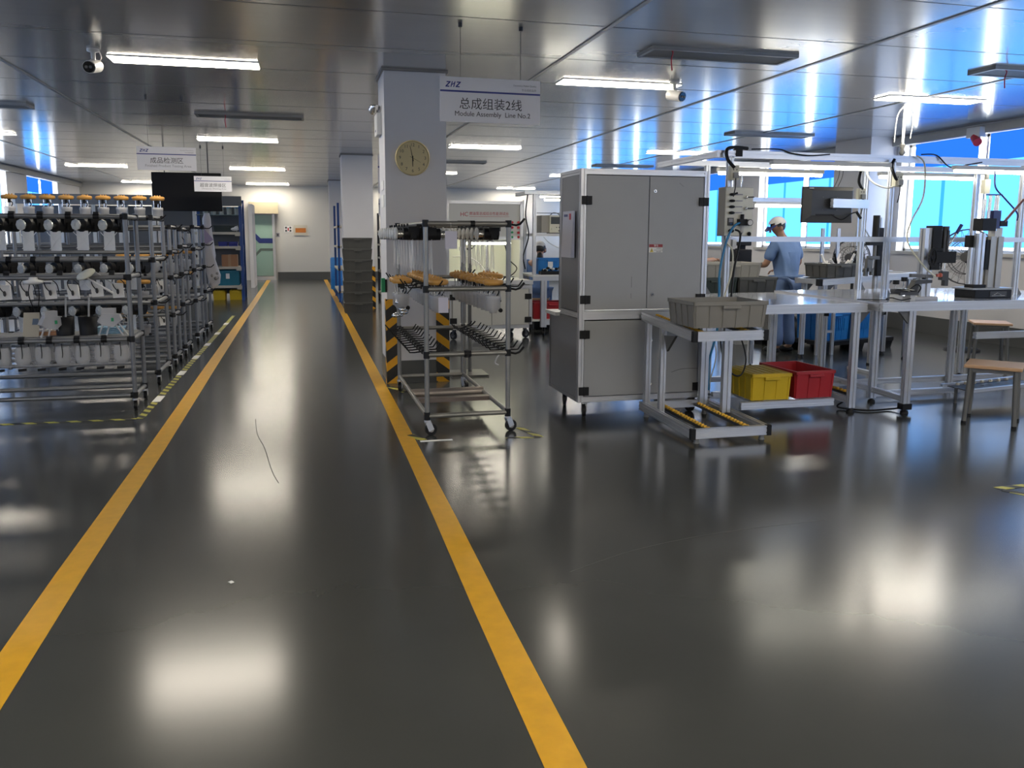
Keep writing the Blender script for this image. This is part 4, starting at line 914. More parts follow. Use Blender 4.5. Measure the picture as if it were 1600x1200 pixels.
m_ = MB().box(-.10, .08, -.06, .06, .05, .075); m_.prism([(.02, .07), (.09, .07), (.11, .14), (.24, .15), (.24, .175), (.08, .175)], -.03, .03); m_.box(-.13, .0, -.03, .03, .075, .1); m_.obj('clamp_body', DARK, t)
MB().bar((.03, -.01, .215), (.25, -.01, .205), .03, .03).obj('clamp_arm', mat('arm_grey', (.12, .12, .12), .4), t); MB().tube((.17, -.01, .18), (.17, -.01, .21), .016, 8).obj('pivot', BLACK, t)
for a, z in ((-.10, .165), (-.02, .19)): MB().tube((a, 0, .10), (a, 0, z-.02), .008, 6).obj('stud', CHROME, t); MB().tube((a, 0, z-.025), (a, 0, z+.01), .026, 12).obj('knob', BLACK, t)
MB().box(-.14, -.06, -.04, .02, 0, .055).obj('block', mat('block_white', (.5, .5, .48), .4), t); MB().box(.02, .07, -.04, .03, 0, .05).obj('block', MATS['block_white'], t)
for k in range(5): MB().curve([(-.13+.03*k, -.05, .10), (-.08+.02*k, -.07, .08+.02*random.random()), (-.02+.02*k, -.06, .09)], .004, 5, 4).obj('wire', CREAM if k % 2 else BLACK, t)
MB().curve([(-.0, -.05, .10), (.06, -.06, .14), (.11, -.05, .11), (.08, -.05, .06)], .006, 5, 5).obj('wire', BLACK, t)
MB().curve([(.0, -.07, .02), (-.1, -.08, .01), (-.19, -.07, .03), (-.23, -.05, .02), (-.2, -.03, .008), (-.4, .1, .008)], .005, 5, 5).obj('wire', BLACK, t)
t = thing('testing_press', 'tall press with twin aluminium columns on a black base at the right edge', 'press', (6.03, 6.16, .955))
m_ = MB().box(-.20, .20, -.10, .14, .0, .075); m_.obj('base', BLACK, t, bevel=.006); MB().box(-.04, .14, -.104, -.10, .012, .06).obj('name_plate', DARK, t); m_ = MB().bar((-.0, -.1055, .03), (.04, -.1055, .048), .004, .002).bar((.04, -.1055, .048), (.08, -.1055, .03), .004, .002).bar((-.02, -.1055, .022), (.12, -.1055, .022), .004, .002); m_.obj('plate_mark', WHITEP, t)
MB().box(-.22, .22, -.09, .15, .075, .09).obj('top_plate', mat('plate_steel', (.35, .35, .34), .3, metal=.6), t); MB().box(-.18, -.05, -.06, .05, .09, .12).obj('block', BLACK, t)
MB().ext((-.10, 0, .12), (-.10, 0, .58), .07, .06, (0, 1, 0)).obj('column', ALU, t); MB().ext((.09, .04, .09), (.09, .04, .55), .14, .09, (0, 1, 0)).obj('column', mat('column_grey', (.42, .41, .38), .4, metal=.4), t)
MB().box(-.02, .035, .0, .06, .25, .52).obj('slide', BLACK, t)
MB().box(-.13, .02, -.05, .06, .60, .71).box(-.17, -.09, .03, .1, .45, .56).obj('press_head', BLACK, t, bevel=.004); MB().box(.0, .08, -.03, .05, .62, .78).obj('cylinder_block', NAVY, t); MB().box(.07, .16, -.03, .03, .64, .69).obj('clevis', BLACK, t)
for a, r_, z1 in ((-.09, .018, .88), (-.03, .014, .92), (.045, .02, .92)): MB().tube((a, 0, .60), (a+.01, 0, z1), r_, 10).obj('guide_rod', CHROME, t)
MB().box(-.06, .09, -.02, .02, .915, .925).obj('yoke', NAVY, t); l = MB().tube((.13, -.02, .68), (.30, -.04, .88), .012, 8).obj('lever', mat('lever_red', (.22, .10, .10), .4), t)
MB().box(.06, .14, .0, .08, .54, .63).obj('mount', WHITEP, t)
cable('cable', 'blue hose curling down beside the tall press at right edge', [(6.17, 6.3, 2.1), (6.14, 6.25, 1.95), (6.2, 6.2, 1.85), (6.3, 6.15, 1.72), (6.28, 6.12, 1.65)], .007, NAVY)
t = thing('hose_valve', 'grey valve fitting hanging from the overhead frame above the tall press', 'valve', (6.22, 6.44, 2.0))
MB().box(-.03, .03, -.02, .03, -.1, .03).obj('valve_body', CREAM, t); MB().tube((0, 0, .03), (0, 0, .15), .02, 8).obj('fitting', LEGG, t)
t = thing('drop_hook', 'spring hook hanging from the trunking above the middle tube light', 'hook', (7.05, 8.6, 2.62))
MB().tube((0, 0, 0), (0, 0, .45), .016, 8).obj('rod', WHITEP, t); MB().lathe([(.01, 0), (.035, -.03), (.02, -.08), (.04, -.12), (.01, -.16)], n=10).obj('spring', LEGG, t)
MB().curve([(.02, 0, .42), (.12, 0, .3), (.1, 0, .05)], .006, 5, 5).curve([(-.02, 0, .42), (-.1, 0, .3), (-.12, 0, .0)], .006, 5, 5).obj('cord', WHITEP, t)
t = thing('red_socket', 'red industrial socket hanging on the right trunking', 'socket', (9.35, 9.95, 2.9))
MB().tube((0, 0, .0), (-.06, -.12, -.08), .06, 12).obj('socket_head', RED, t); MB().box(-.04, .06, -.12, .12, .0, .14).obj('box', WHITEP, t)
# ------------------------------------------------------------------ power strip and cords at the cabinet corner
t = thing('power_strip', 'cream power strip with plug on the bench leg beside the cabinet', 'power strip', (3.395, 6.44, .36))
MB().box(-.03, .03, -.02, .02, -.02, .30).obj('case', CREAM, t, bevel=.004)
for k in range(3): MB().box(-.022, .022, -.023, -.02, .0+.075*k, .055+.075*k).obj('outlet', NAVY, t)
MB().tube((.01, -.022, .25), (.03, -.06, .26), .024, 12).obj('plug', WHITEP, t)
cable('cable', 'black cord loop hanging under the roller cart tray', [(3.28, 5.95, .70), (3.29, 5.93, .55), (3.36, 5.9, .40), (3.45, 5.9, .38), (3.50, 5.92, .5), (3.47, 5.95, .66), (3.42, 5.97, .74)], .007, BLACK)
cable('cable', 'white cord hanging from the power strip', [(3.42, 6.38, .62), (3.46, 6.36, .55), (3.47, 6.37, .42), (3.43, 6.4, .2), (3.41, 6.42, .05)], .006, WHITEP)
cable('cable', 'black cable lying in a loop on the floor between the bench legs', [(4.56, 6.02, .10), (4.52, 6.1, .02), (4.7, 5.95, .012), (4.92, 5.95, .012), (5.0, 5.9, .03)], .008, BLACK)
# ------------------------------------------------------------------ stools
def stool(lab, loc, rz, h=.485, s=.40):
    t = thing('stool', lab, 'stool', loc, rz)
    MB().box(-s/2, s/2, -s/2, s/2, h-.028, h).obj('seat', WOOD, t, bevel=.006)
    m_ = MB(); a = s/2-.045
    for q in ((-a, a, -a-.012, -a+.012), (-a, a, a-.012, a+.012), (-a-.012, -a+.012, -a, a), (a-.012, a+.012, -a, a)): m_.box(*q, h-.06, h-.029)
    m_.obj('seat_frame', LEGG, t)
    for x in (-a, a):
        for y in (-a, a): o = MB().tube((x, y, h-.03), (x*1.12, y*1.12, .012), .018, 12).obj('leg', LEGG, t); MB().tube((x*1.12, y*1.12, .02), (x*1.125, y*1.125, 0), .02, 12).obj('leg_cap', BLACK, o)
    return t
stool('wooden topped stool with grey legs at the right edge in front of the bench', (5.43, 5.38, 0), R(-49))
stool('wooden topped stool under the right bench, farther one', (7.95, 8.0, 0), R(-35), .50)
# floor tapes
def tape(pts, wd, lab, ma=TAPE): o = floor_strip('trim_6', pts, wd, ma, .0022, lab); return o
tape([(-1.33, 7.06), (-1.30, 11.0), (-1.27, 15.9)], .06, 'black and yellow tape along the left racks')
tape([(-3.9, 7.12), (-1.36, 7.06)], .05, 'black and yellow tape in front of the left racks')
for i, y in enumerate((7.75, 9.2, 10.4, 11.6, 12.9, 14.3)):
    o = floor_strip('trim_7', [(-1.32+.007*i, y), (-1.318+.007*i, y+.28)], .07, PAPER, .003, 'white floor label on the striped tape by the left racks, %s from the front' % ORD[i])
tape([(.80, 8.06), (.93, 7.72)], .06, 'short striped tape beside the clock pillar')
tape([(.755, 6.02), (.83, 5.83)], .06, 'short striped tape at the front left of the centre trolley')
floor_strip('trim_7', [(.80, 5.80), (1.04, 5.80)], .035, PAPER, .003, 'white tape strip in front of the centre trolley')
tape([(1.44, 5.77), (1.70, 5.72)], .03, 'thin striped tape beside the front right wheel of the trolley'); tape([(1.70, 5.73), (1.62, 6.06)], .05, 'striped tape right of the centre trolley')
tape([(4.02, 3.89), (4.9, 3.93)], .05, 'striped tape on the floor at the right edge, upper strip'); tape([(4.03, 3.86), (4.35, 3.3)], .05, 'striped tape on the floor at the right edge, lower strip')
floor_strip('trim_7', [(-.35, 3.55), (-.335, 3.56)], .02, PAPER, .003, 'tiny paper scrap in the aisle')
def scuff(pts, r, ma):
    m_ = MB().curve([(x, y, .0006) for x, y in pts], r, 4, 6); m_.v = [(x, y, min(z, .0012)) for x, y, z in m_.v]; m_.obj('floor_scratch', ma, fl)
scuff([(-.41, 6.83), (-.37, 6.3), (-.30, 5.87), (-.23, 5.28), (-.18, 4.99)], .0022, mat('scuff_dark', (.02, .02, .02), .4)); scuff([(1.13, 3.32), (1.54, 3.5), (2.05, 3.61), (2.68, 3.65)], .0014, mat('scuff_pale', (.075, .075, .07), .35))
# ------------------------------------------------------------------ farther benches on the right
t = thing('roller_bench', 'roller bench behind the worker carrying a grey crate', 'bench', (6.5, 8.6, 0)); g = lambda m_, n, ma: m_.obj(n, ma, t, world=True)
for y in (8.45, 8.95): g(MB().ext((5.93, y, .96), (7.3, y+.0, 1.04), .05, .07), 'tray_rail', ALU)
for x in (5.95, 7.28): g(MB().ext((x, 8.45, .965 if x < 6 else 1.035), (x, 8.95, .965 if x < 6 else 1.035), .04, .06), 'end_rail', ALU)
g(MB().bar((5.95, 8.7, .965), (7.28, 8.7, 1.045), .46, .008), 'tray_plate', ALU)
g(MB().box(5.90, 5.94, 8.42, 8.5, .92, 1.0), 'end_cap', BLACK); g(MB().box(7.28, 7.32, 8.42, 8.5, 1.0, 1.08), 'end_cap', BLACK)
for x, y in ((6.02, 8.5), (6.02, 8.9), (7.2, 8.5), (7.2, 8.9)): leg(t, x, y, .93 if x < 7 else 1.0, .055)
crate('stacking_crate', 'grey crate full of white and black parts on the roller bench', (6.27, 8.7, 1.012), .52, .40, .17, CRATED, R(4))
t = thing('parts_heap', 'white and black pump parts piled in the crate on the roller bench', 'parts', (6.27, 8.7, 1.03))
m_ = MB(); n_ = MB()
for k in range(12):
    a = random.uniform(0, 6.28); p = (random.uniform(-.18, .16), random.uniform(-.1, .1), .08); (m_ if k % 3 else n_).tube(p, (p[0]+.1*math.cos(a), p[1]+.04*math.sin(a), .17+random.uniform(0, .1)), .014, 6)
for k in range(8): m_.ball((random.uniform(-.2, .1), random.uniform(-.12, .12), .12), (.05, .04, .03), 6, 4)
m_.obj('white_parts', PAPER, t)['kind'] = 'stuff'; n_.obj('black_parts', BLACK, t)['kind'] = 'stuff'
# cart with dark crates left of the worker
t = thing('crate_cart', 'low cart carrying dark crates behind the bench', 'cart', (4.8, 8.15, 0)); g = lambda m_, n, ma: m_.obj(n, ma, t, world=True)
g(MB().box(3.98, 5.04, 7.85, 8.4, .86, .885), 'cart_top', BLACK)
for x in (4.02, 5.0):
    for y in (7.9, 8.36): leg(t, x, y, .86, .04, brk=False)
crate('stacking_crate', 'dark greenish crate on the cart behind the bench', (4.27, 8.1, .886), .50, .42, .175, mat('crate_dark_green', (.035, .05, .042), .45))
crate('stacking_crate', 'dark grey crate on the cart beside the worker', (4.77, 8.1, .886), .46, .42, .175, CRATED)
crate('stacking_crate', 'light grey crate stacked on the two dark crates', (4.47, 8.1, 1.064), .66, .42, .155, mat('crate_light', (.30, .29, .26), .5), 0)
# rear overhead light and black dispenser
t = thing('rear_light_frame', 'rear frame with a glowing tube between control box and monitor', 'frame', (6.1, 9.5, 0)); g = lambda m_, n, ma: m_.obj(n, ma, t, world=True)
g(MB().ext((6.0, 10.95, 2.035), (8.3, 10.95, 2.035), .05, .06), 'beam', ALU)
for x in (6.02, 8.28): g(MB().ext((x, 10.95, 0), (x, 10.95, 2.0), .045, .045, (0, 1, 0)), 'post', ALU)
o = g(MB().box(6.50, 8.0, 10.91, 10.99, 1.97, 2.005), 'lamp_housing', WHITEP); MB().lathe([(0, 6.52), (.018, 6.52), (.018, 7.98), (0, 7.98)], (0, 10.95, 1.945), 'x', 10).obj('tube', TUBEM, o, world=True)
t = thing('support_stand', 'twin white uprights behind the roller bench below the monitor', 'stand', (6.44, 9.03, 0))
for x in (-.11, .11): MB().ext((x, 0, 0), (x, 0, 1.6), .035, .035, (0, 1, 0)).obj('upright', ALU, t)
MB().ext((-.11, 0, .3), (.11, 0, .3), .03).obj('crosspiece', ALU, t)
t = thing('black_machine', 'black machine head with round handle in front of the worker', 'machine', (5.92, 10.3, 0)); 
MB().box(-.06, .12, -.1, .1, 1.37, 1.47).box(-.10, .12, -.12, .12, 1.08, 1.32).box(-.02, .06, -.05, .05, .9, 1.4).obj('machine_head', BLACK, t, bevel=.01)
m_ = MB()
for k in range(14):
    a, b = 2*math.pi*k/14, 2*math.pi*(k+1)/14; m_.bar((-.13+.05*math.cos(a), -.14, 1.25+.075*math.sin(a)), (-.13+.05*math.cos(b), -.14, 1.25+.075*math.sin(b)), .022, .022, (0, 1, 0))
m_.bar((-.13, -.14, 1.2), (-.05, -.1, 1.2), .02); m_.obj('handle', BLACK, t)
MB().box(-.08, .10, -.14, .14, 0, .9).obj('machine_base', PANEL, t)
# third press on the rear bench
t = thing('bench_press', 'dark press with lever standing behind the middle post', 'press', (6.48, 8.2, .0))
MB().ext((0, 0, 0), (0, 0, 1.72), .05, .05, (0, 1, 0)).obj('column', ALU, t); MB().box(-.045, .045, -.07, -.03, 1.05, 1.60).obj('slide', BLACK, t)
MB().box(-.20, .06, -.12, -.04, 1.40, 1.46).box(-.19, .04, -.13, -.02, 1.46, 1.5).obj('press_head', BLACK, t); MB().tube((-.10, -.08, 1.5), (-.10, -.08, 1.74), .038, 12).obj('cylinder', BLACK, t)
m_ = MB().tube((-.10, -.08, 1.40), (-.10, -.08, 1.28), .02, 8).box(-.18, -.04, -.10, -.05, 1.24, 1.28).box(-.20, -.13, -.1, -.05, 1.10, 1.25).box(-.22, -.18, -.1, -.06, 1.05, 1.14).box(-.14, -.11, -.1, -.06, 1.06, 1.14); m_.obj('gripper', LEGG, t)
MB().tube((-.18, -.1, 1.48), (-.29, -.1, 1.62), .008, 6).obj('lever', CHROME, t); MB().box(-.03, .03, -.03, .03, 0, .02).obj('foot', BLACK, t)
# pallet with crates under the benches
t = thing('pallet', 'black plastic pallet seen under the bench', 'pallet', (6.98, 9.85, 0), R(15)); a, b = .68, .62
m_ = MB().box(-a, a, -b, b, .11, .15)
for k in range(-3, 4): m_.box(-a, a, k*.19-.05, k*.19+.05, .1, .11)
m_.obj('deck', BLACK, t)
for x in (-.58, 0, .58):
    for y in (-.52, 0, .52): MB().loft([(-.09, -.07), (.09, -.07), (.09, .07), (-.09, .07)], (x, y, 0), (x, y, .105), (0, 1, 0), [(-.1, -.09), (.1, -.09), (.1, .09), (-.1, .09)]).obj('block', BLACK, t)
c_, s_ = math.cos(R(15)), math.sin(R(15)); PT = lambda u, v: (6.98+u*c_-v*s_, 9.85+u*s_+v*c_, .151)
crate('stacking_crate', 'grey crate at the left end of the black pallet under the bench', PT(-.42, .28), .46, .46, .29, CRATEG, R(15))
crate('blue_crate', 'bright blue slotted crate in front of the grey crate on pallet', PT(-.36, -.30), .48, .46, .36, CRATEB, R(15), vents=True, group=None)
crate('blue_crate', 'bright blue slotted crate in the middle of the black pallet', PT(.12, -.28), .40, .52, .36, CRATEB, R(15), vents=True)
crate('teal_crate', 'teal mesh crate at the right end of the black pallet', PT(.51, .1), .30, .60, .42, CRATET, R(15), vents=True)
# small roller tray under the bench above the blue crates
t = thing('lower_tray', 'grey roller tray with cream rollers under the long bench', 'tray', (5.9, 8.0, 0)); g = lambda m_, n, ma: m_.obj(n, ma, t, world=True)
for y in (7.6, 8.0): g(MB().ext((5.40, y, .72), (6.12, y, .72), .04, .05), 'tray_rail', ALU)
for k in range(5): g(MB().tube((5.48+k*.14, 7.62, .735), (5.48+k*.14, 7.98, .735), .02, 8), 'roller', BEIGE)
g(MB().box(5.38, 5.43, 7.56, 7.64, .66, .78), 'end_cap', BLACK); g(MB().box(6.09, 6.14, 7.56, 7.64, .66, .78), 'end_cap', BLACK)
for x in (5.40, 6.05): g(MB().ext((x, 7.6, .03), (x, 7.6, .70), .06, .05, (0, 1, 0)), 'leg', ALU); g(MB().box(x-.03, x+.03, 7.56, 8.0, 0, .03), 'foot_bar', ALU)
# pedestal fans
def fan(lab, loc, rz, hz=1.15, r=.34):
    t = thing('pedestal_fan', lab, 'fan', loc, rz)
    MB().lathe([(.22, 0), (.22, .02), (.05, .05), (.03, .06)], n=20).tube((0, 0, .05), (0, 0, .6), .03, 10).tube((0, 0, .6), (0, 0, hz-.1), .022, 10).obj('stand', BLACK, t)
    MB().lathe([(.03, .02), (.09, .03), (.10, .10), (.08, .22), (.03, .26), (0, .26)], (0, -.03, hz), 'y', 14).bar((0, .05, hz-.18), (0, .05, hz-.06), .06, .05, (0, 1, 0)).obj('motor', BLACKG, t)
    m_ = MB(); D0, D1 = -.03, -.13
    for rr, yy in ((r, -.08), (r*.99, -.05), (r*.99, -.11), (r*.62, -.145), (r*.62, -.012)): 
        k = 28
        m_.path([(rr*math.cos(2*math.pi*i/k), yy, hz+rr*math.sin(2*math.pi*i/k)) for i in range(k+1)], .005, 4)
    for i in range(24):
        c, s = math.cos(2*math.pi*i/24), math.sin(2*math.pi*i/24)
        m_.path([(.05*c, -.16, hz+.05*s), (r*.62*c, -.148, hz+r*.62*s), (r*c, -.08, hz+r*s), (r*.62*c, -.01, hz+r*.62*s), (.07*c, .0, hz+.07*s)], .0022, 4)
    m_.tube((0, -.16, hz), (0, -.17, hz), .06, 14); m_.obj('cage', DARK, t)
    b_ = MB()
    for i in range(3):
        a0 = 2*math.pi*i/3; P = []
        for rr, da, dy in ((.05, -.25, -.06), (r*.85, -.45, -.05), (r*.85, .45, -.10), (.05, .25, -.09)): P.append((rr*math.cos(a0+da), dy, hz+rr*math.sin(a0+da)))
        b_.add(P+[(p[0], p[1]+.006, p[2]) for p in P], [(0, 1, 2, 3), (7, 6, 5, 4), (0, 4, 5, 1), (1, 5, 6, 2), (2, 6, 7, 3), (3, 7, 4, 0)])
    b_.tube((0, -.11, hz), (0, -.02, hz), .05, 12); b_.obj('blade', mat('fan_blade', (.30, .30, .32), .2, alpha=.18), t)
    return t
fan('black pedestal fan with wire cage beside the tall press, in front of the window wall', (8.52, 9.0, 0), R(-60), 1.24, .36)
fan('pedestal fan behind the roller bench, seen below the monitor', (7.75, 10.3, 0), R(-60), 1.2, .26)
# ------------------------------------------------------------------ people
def skin_mesh(verts, edges, rad, sub=2, root=0):
    me = bpy.data.meshes.new('tmp'); me.from_pydata(verts, edges, []); o = bpy.data.objects.new('tmp', me); COL.objects.link(o)
    o.modifiers.new('s', 'SKIN'); sd = o.modifiers.new('d', 'SUBSURF'); sd.levels = sub; sd.render_levels = sub
    for i, r_ in enumerate(rad):
        q = o.data.skin_vertices[0].data[i]; q.radius = r_ if isinstance(r_, tuple) else (r_, r_); q.use_root = (i == root)
    dg = bpy.context.evaluated_depsgraph_get(); ev = o.evaluated_get(dg); out = bpy.data.meshes.new_from_object(ev)
    bpy.data.objects.remove(o); m_ = MB(); m_.v = [tuple(v.co) for v in out.vertices]; m_.f = [list(p.vertices) for p in out.polygons]; m_.sm = [True]*len(m_.f)
    bpy.data.meshes.remove(out); return m_
def person(lab, loc, rz, pose, cap=CAPW):
    t = thing('person', lab, 'person', loc, rz); p = pose; V = Vector
    pel, chest, neck, head = V(p['pel']), V(p['chest']), V(p['neck']), V(p['head'])
    mid = (pel+chest)/2; hd = V(p['face']).normalized()
    vs = [pel, mid, chest, neck, neck*.45+head*.55, head, head+V((0, 0, .07))]; ed = [(i, i+1) for i in range(6)]; rd = [(.12, .09), (.11, .08), (.12, .08), .055, .055, (.078, .095), (.066, .08)]
    arms = {}
    for sd in ('L', 'R'):
        sh, el, wr = (V(q) for q in p['arm'+sd]); n = len(vs); hnd = wr+(wr-el).normalized()*.07
        vs += [sh, el, wr, hnd]; ed += [(2, n), (n, n+1), (n+1, n+2), (n+2, n+3)]; rd += [.058, .043, .030, (.042, .018)]; arms[sd] = (sh, el, wr, hnd)
    legs = {}
    for sd in ('L', 'R'):
        hp, kn, an, to = (V(q) for q in p['leg'+sd]); n = len(vs); vs += [hp, kn, an, to]; ed += [(0, n), (n, n+1), (n+1, n+2), (n+2, n+3)]; rd += [.085, .056, .04, .03]; legs[sd] = (hp, kn, an, to)
    b_ = skin_mesh(vs, ed, rd)
    side = hd.cross(V((0, 0, 1))).normalized(); upv = side.cross(hd)
    for s in (-1, 1): e_ = head+side*s*.083-hd*.005-upv*.005; b_.ball(e_, (.02, .02, .032), 8, 6)
    nb = head+hd*.10-upv*.015; b_.tube(nb+upv*.04-hd*.012, nb+hd*.012, .010, 8, .015)
    b_.tube(head+hd*.075-upv*.085-side*.022, head+hd*.075-upv*.085+side*.022, .011, 6)
    for s in ('L', 'R'):
        sh, el, wr, h_ = arms[s]; d = (h_-wr).normalized(); x = d.cross(V((0, 0, 1))).normalized(); y = x.cross(d)
        for k, L in enumerate((.062, .074, .078, .068)):
            a = h_+x*(k-1.5)*.02+d*.012; m1 = a+d*L*.55-y*.006; e2 = m1+d*L*.4-y*.03; b_.tube(a, m1, .010, 6, .009); b_.tube(m1, e2, .009, 6, .007)
        sg = 1 if s == 'L' else -1
        a = wr+d*.03+x*sg*.034; m1 = a+d*.03+x*sg*.02; b_.tube(a-x*sg*.02, m1, .013, 6, .010); b_.tube(m1, m1+d*.03-y*.015, .010, 6, .008)
    b_.obj('body', SKIN, t)
    # shirt with short sleeves
    vs = [pel-V((0, 0, .08)), pel+V((0, 0, .06)), mid, chest, neck*.7+chest*.3, neck-V((0, 0, .02))]; ed = [(i, i+1) for i in range(5)]; rd = [(.21, .16), (.19, .145), (.175, .135), (.19, .13), (.10, .085), (.07, .068)]
    for s in ('L', 'R'):
        sh, el, wr, h_ = arms[s]; n = len(vs); vs += [sh, sh*.15+el*.85]; ed += [(3, n), (n, n+1)]; rd += [.082, .075]
    skin_mesh(vs, ed, rd, root=2).obj('shirt', SHIRT, t)
    vs = [pel+V((0, 0, .02))]; ed = []; rd = [(.165, .135)]
    for s in ('L', 'R'):
        hp, kn, an, to = legs[s]; n = len(vs); vs += [hp, kn, an]; ed += [(0, n), (n, n+1), (n+1, n+2)]; rd += [.105, .08, .075]
    skin_mesh(vs, ed, rd).obj('trousers', TROUS, t)
    m_ = MB()
    for s in ('L', 'R'): an, to = legs[s][2], legs[s][3]; m_.ball((an+to)/2*1.0+V((0, 0, -.015)), (.05, .13 if abs((to-an).y) > .05 else .07, .045), 12, 8)
    m_.obj('shoe', BLACK, t)
    # hair: a shell at the back and sides; cap with peak
    hr = MB().ball((0, 0, 0), (.092, .108, .10), 14, 10); Mx = Matrix((side, hd, upv)).transposed()
    keep = [i for i, f in enumerate(hr.f) if sum(hr.v[j][1]-.6*hr.v[j][2] for j in f)/len(f) < .022 and sum(hr.v[j][2] for j in f)/len(f) > -.075]
    hr.f = [hr.f[i] for i in keep]; hr.sm = [True]*len(keep); hr.v = [tuple(Mx @ V(v)+head+V((0, 0, .03))) for v in hr.v]; hr.obj('hair', HAIR, t)
    cp = MB().ball((0, -.0, 0), (.101, .117, .105), 18, 12); keep = [i for i, f in enumerate(cp.f) if sum(cp.v[j][2]-.35*cp.v[j][1] for j in f)/len(f) > .012]
    cp.f = [cp.f[i] for i in keep]; cp.sm = [True]*len(keep); tilt = Matrix.Rotation(R(p.get('tilt', 0)), 3, 'X'); cp.v = [tuple(Mx @ (tilt @ V(v))+head+V((0, 0, .045))) for v in cp.v]; co = cp.obj('cap', cap, t)
    pk = MB(); n = 9; A = []; B = []
    for i in range(n):
        a = math.pi*(.14+.72*i/(n-1)); A.append((.098*math.cos(a), .112*math.sin(a), .04)); B.append((.088*math.cos(a), .10+.075*math.sin(a), .005+.01*abs(math.cos(a))))
    pk.add(A+B+[(x, y, z-.006) for x, y, z in A+B], [(i, i+1, n+i+1, n+i) for i in range(n-1)]+[(2*n+i, 3*n+i, 3*n+i+1, 2*n+i+1) for i in range(n-1)]+[(n+i, n+i+1, 3*n+i+1, 3*n+i) for i in range(n-1)], True)
    pk.v = [tuple(Mx @ (tilt @ V(v))+head+V((0, 0, .03))) for v in pk.v]; pk.obj('cap_peak', NAVY if cap is CAPW else cap, co)
    return t
stand = dict(pel=(0, 0, .95), chest=(0, .02, 1.33), neck=(-.02, .06, 1.47), head=(-.07, .12, 1.60), face=(-.86, .35, -.36), tilt=-4,
             armL=((-.19, .05, 1.41), (-.27, .12, 1.14), (-.16, .34, 1.13)), armR=((.19, .03, 1.41), (.30, .02, 1.15), (.18, .24, 1.08)),
             legL=((-.10, 0, .90), (-.12, .03, .50), (-.12, -.01, .09), (-.14, .16, .035)), legR=((.10, 0, .90), (.12, .03, .50), (.12, -.02, .09), (.14, .14, .035)))
person('person in blue short-sleeved workwear and white cap standing with back turned, looking down', (6.0, 9.27, 0), R(22), stand)
s2 = dict(stand); s2['armR'] = ((.19, .03, 1.41), (.34, .10, 1.20), (.46, .28, 1.22)); s2['face'] = (-.3, .9, -.4)
person('person in blue workwear whose sleeve and hand show between cabinet and control box', (4.20, 8.75, 0), R(-20), s2)
sit = dict(pel=(0, 0, .56), chest=(0, .04, .96), neck=(0, .09, 1.10), head=(.0, .14, 1.22), face=(.15, .9, -.45), tilt=-4,
           armL=((-.18, .06, 1.02), (-.24, .18, .80), (-.12, .42, .86)), armR=((.18, .06, 1.02), (.24, .18, .80), (.12, .42, .86)),
           legL=((-.1, .05, .52), (-.12, .46, .52), (-.12, .44, .09), (-.13, .60, .035)), legR=((.1, .05, .52), (.12, .46, .52), (.12, .44, .09), (.13, .60, .035)))
sit = {k: (v if k == 'face' or not isinstance(v, tuple) else (tuple((a, b, c*1.03) for a, b, c in v) if isinstance(v[0], tuple) else (v[0], v[1], v[2]*1.03))) for k, v in sit.items()}
t = person('seated person in pale blue coat and white cap behind the blue crate', (3.87, 13.2, 0), R(-20), sit)
MB().ball((.0, .05, 1.14), (.055, .055, .085), 10, 6).obj('hair', HAIR, t)
stool('stool under the seated worker', (3.87, 13.2, 0), R(-20), .46, .34)
# ------------------------------------------------------------------ test machine behind the trolley
hy = 11.45; t = thing('test_bench_machine', 'white fuel pump test machine with red lettering and a lit chamber', 'machine', (2.62, 12.0, 0)); g = lambda m_, n, ma, **k: m_.obj(n, ma, t, world=True, **k)
hx0, hx1 = 2.03, 3.18; e = .045; HW = mat('machine_white', (.56, .56, .53), .42)
for x in (hx0+e/2, hx1-e/2):
    for y in (hy+.3, hy+.95): g(MB().ext((x, y, .86), (x, y, 2.0), e, e, (0, 1, 0)), 'frame_post', ALU)
for z in (1.975, 1.46): g(MB().ext((hx0, hy+.3, z), (hx1, hy+.3, z), e, e), 'frame_rail', ALU)
for x in (hx0+e/2, hx1-e/2): g(MB().ext((x, hy+.32, 1.975), (x, hy+.95, 1.975), e), 'frame_rail', ALU)
g(MB().box(hx0+e, hx1-e, hy+.30, hy+.315, 1.48, 1.955), 'control_panel', HW)
for x in (hx0+.01, hx1-.014): g(MB().box(x, x+.006, hy+.32, hy+.95, .87, 1.95), 'side_panel', HW)
g(MB().box(hx0, hx1, hy+.94, hy+.95, .87, 1.96), 'chamber_back', mat('chamber_white', (.62, .64, .56), .4)); g(MB().box(hx0, hx1, hy+.3, hy+.95, 1.96, 1.965), 'top_panel', HW)
g(MB().box(2.30, 3.0, hy+.36, hy+.40, 1.40, 1.43), 'lamp_housing', WHITEP); g(MB().lathe([(0, 2.28), (.02, 2.28), (.02, 3.02), (0, 3.02)], (0, hy+.40, 1.385), 'x', 10), 'lamp_tube', HCL)
g(MB().box(hx0-.02, hx1+.08, hy, hy+.97, .80, .85), 'work_top', WHITEP)
g(MB().ext((hx0-.02, hy+.01, .825), (hx1+.08, hy+.01, .825), .04, .06), 'top_edge', ALU)
g(MB().box(hx0, hx1+.06, hy+.03, hy+.95, .16, .79), 'lower_case', mat('case_white', (.42, .42, .40), .45)); 
xm = (hx0+hx1)/2+.04
for a, b in ((hx0+.04, xm-.004), (xm+.004, hx1+.02)): g(MB().box(a, b, hy+.012, hy+.03, .21, .74), 'door', mat('door_white', (.45, .45, .42), .42))
for x in (hx0+.05, hx1+.01):
    for z in (.28, .62): g(MB().box(x-.05, x+.05, hy, hy+.011, z-.04, z+.04), 'hinge', BLACK)
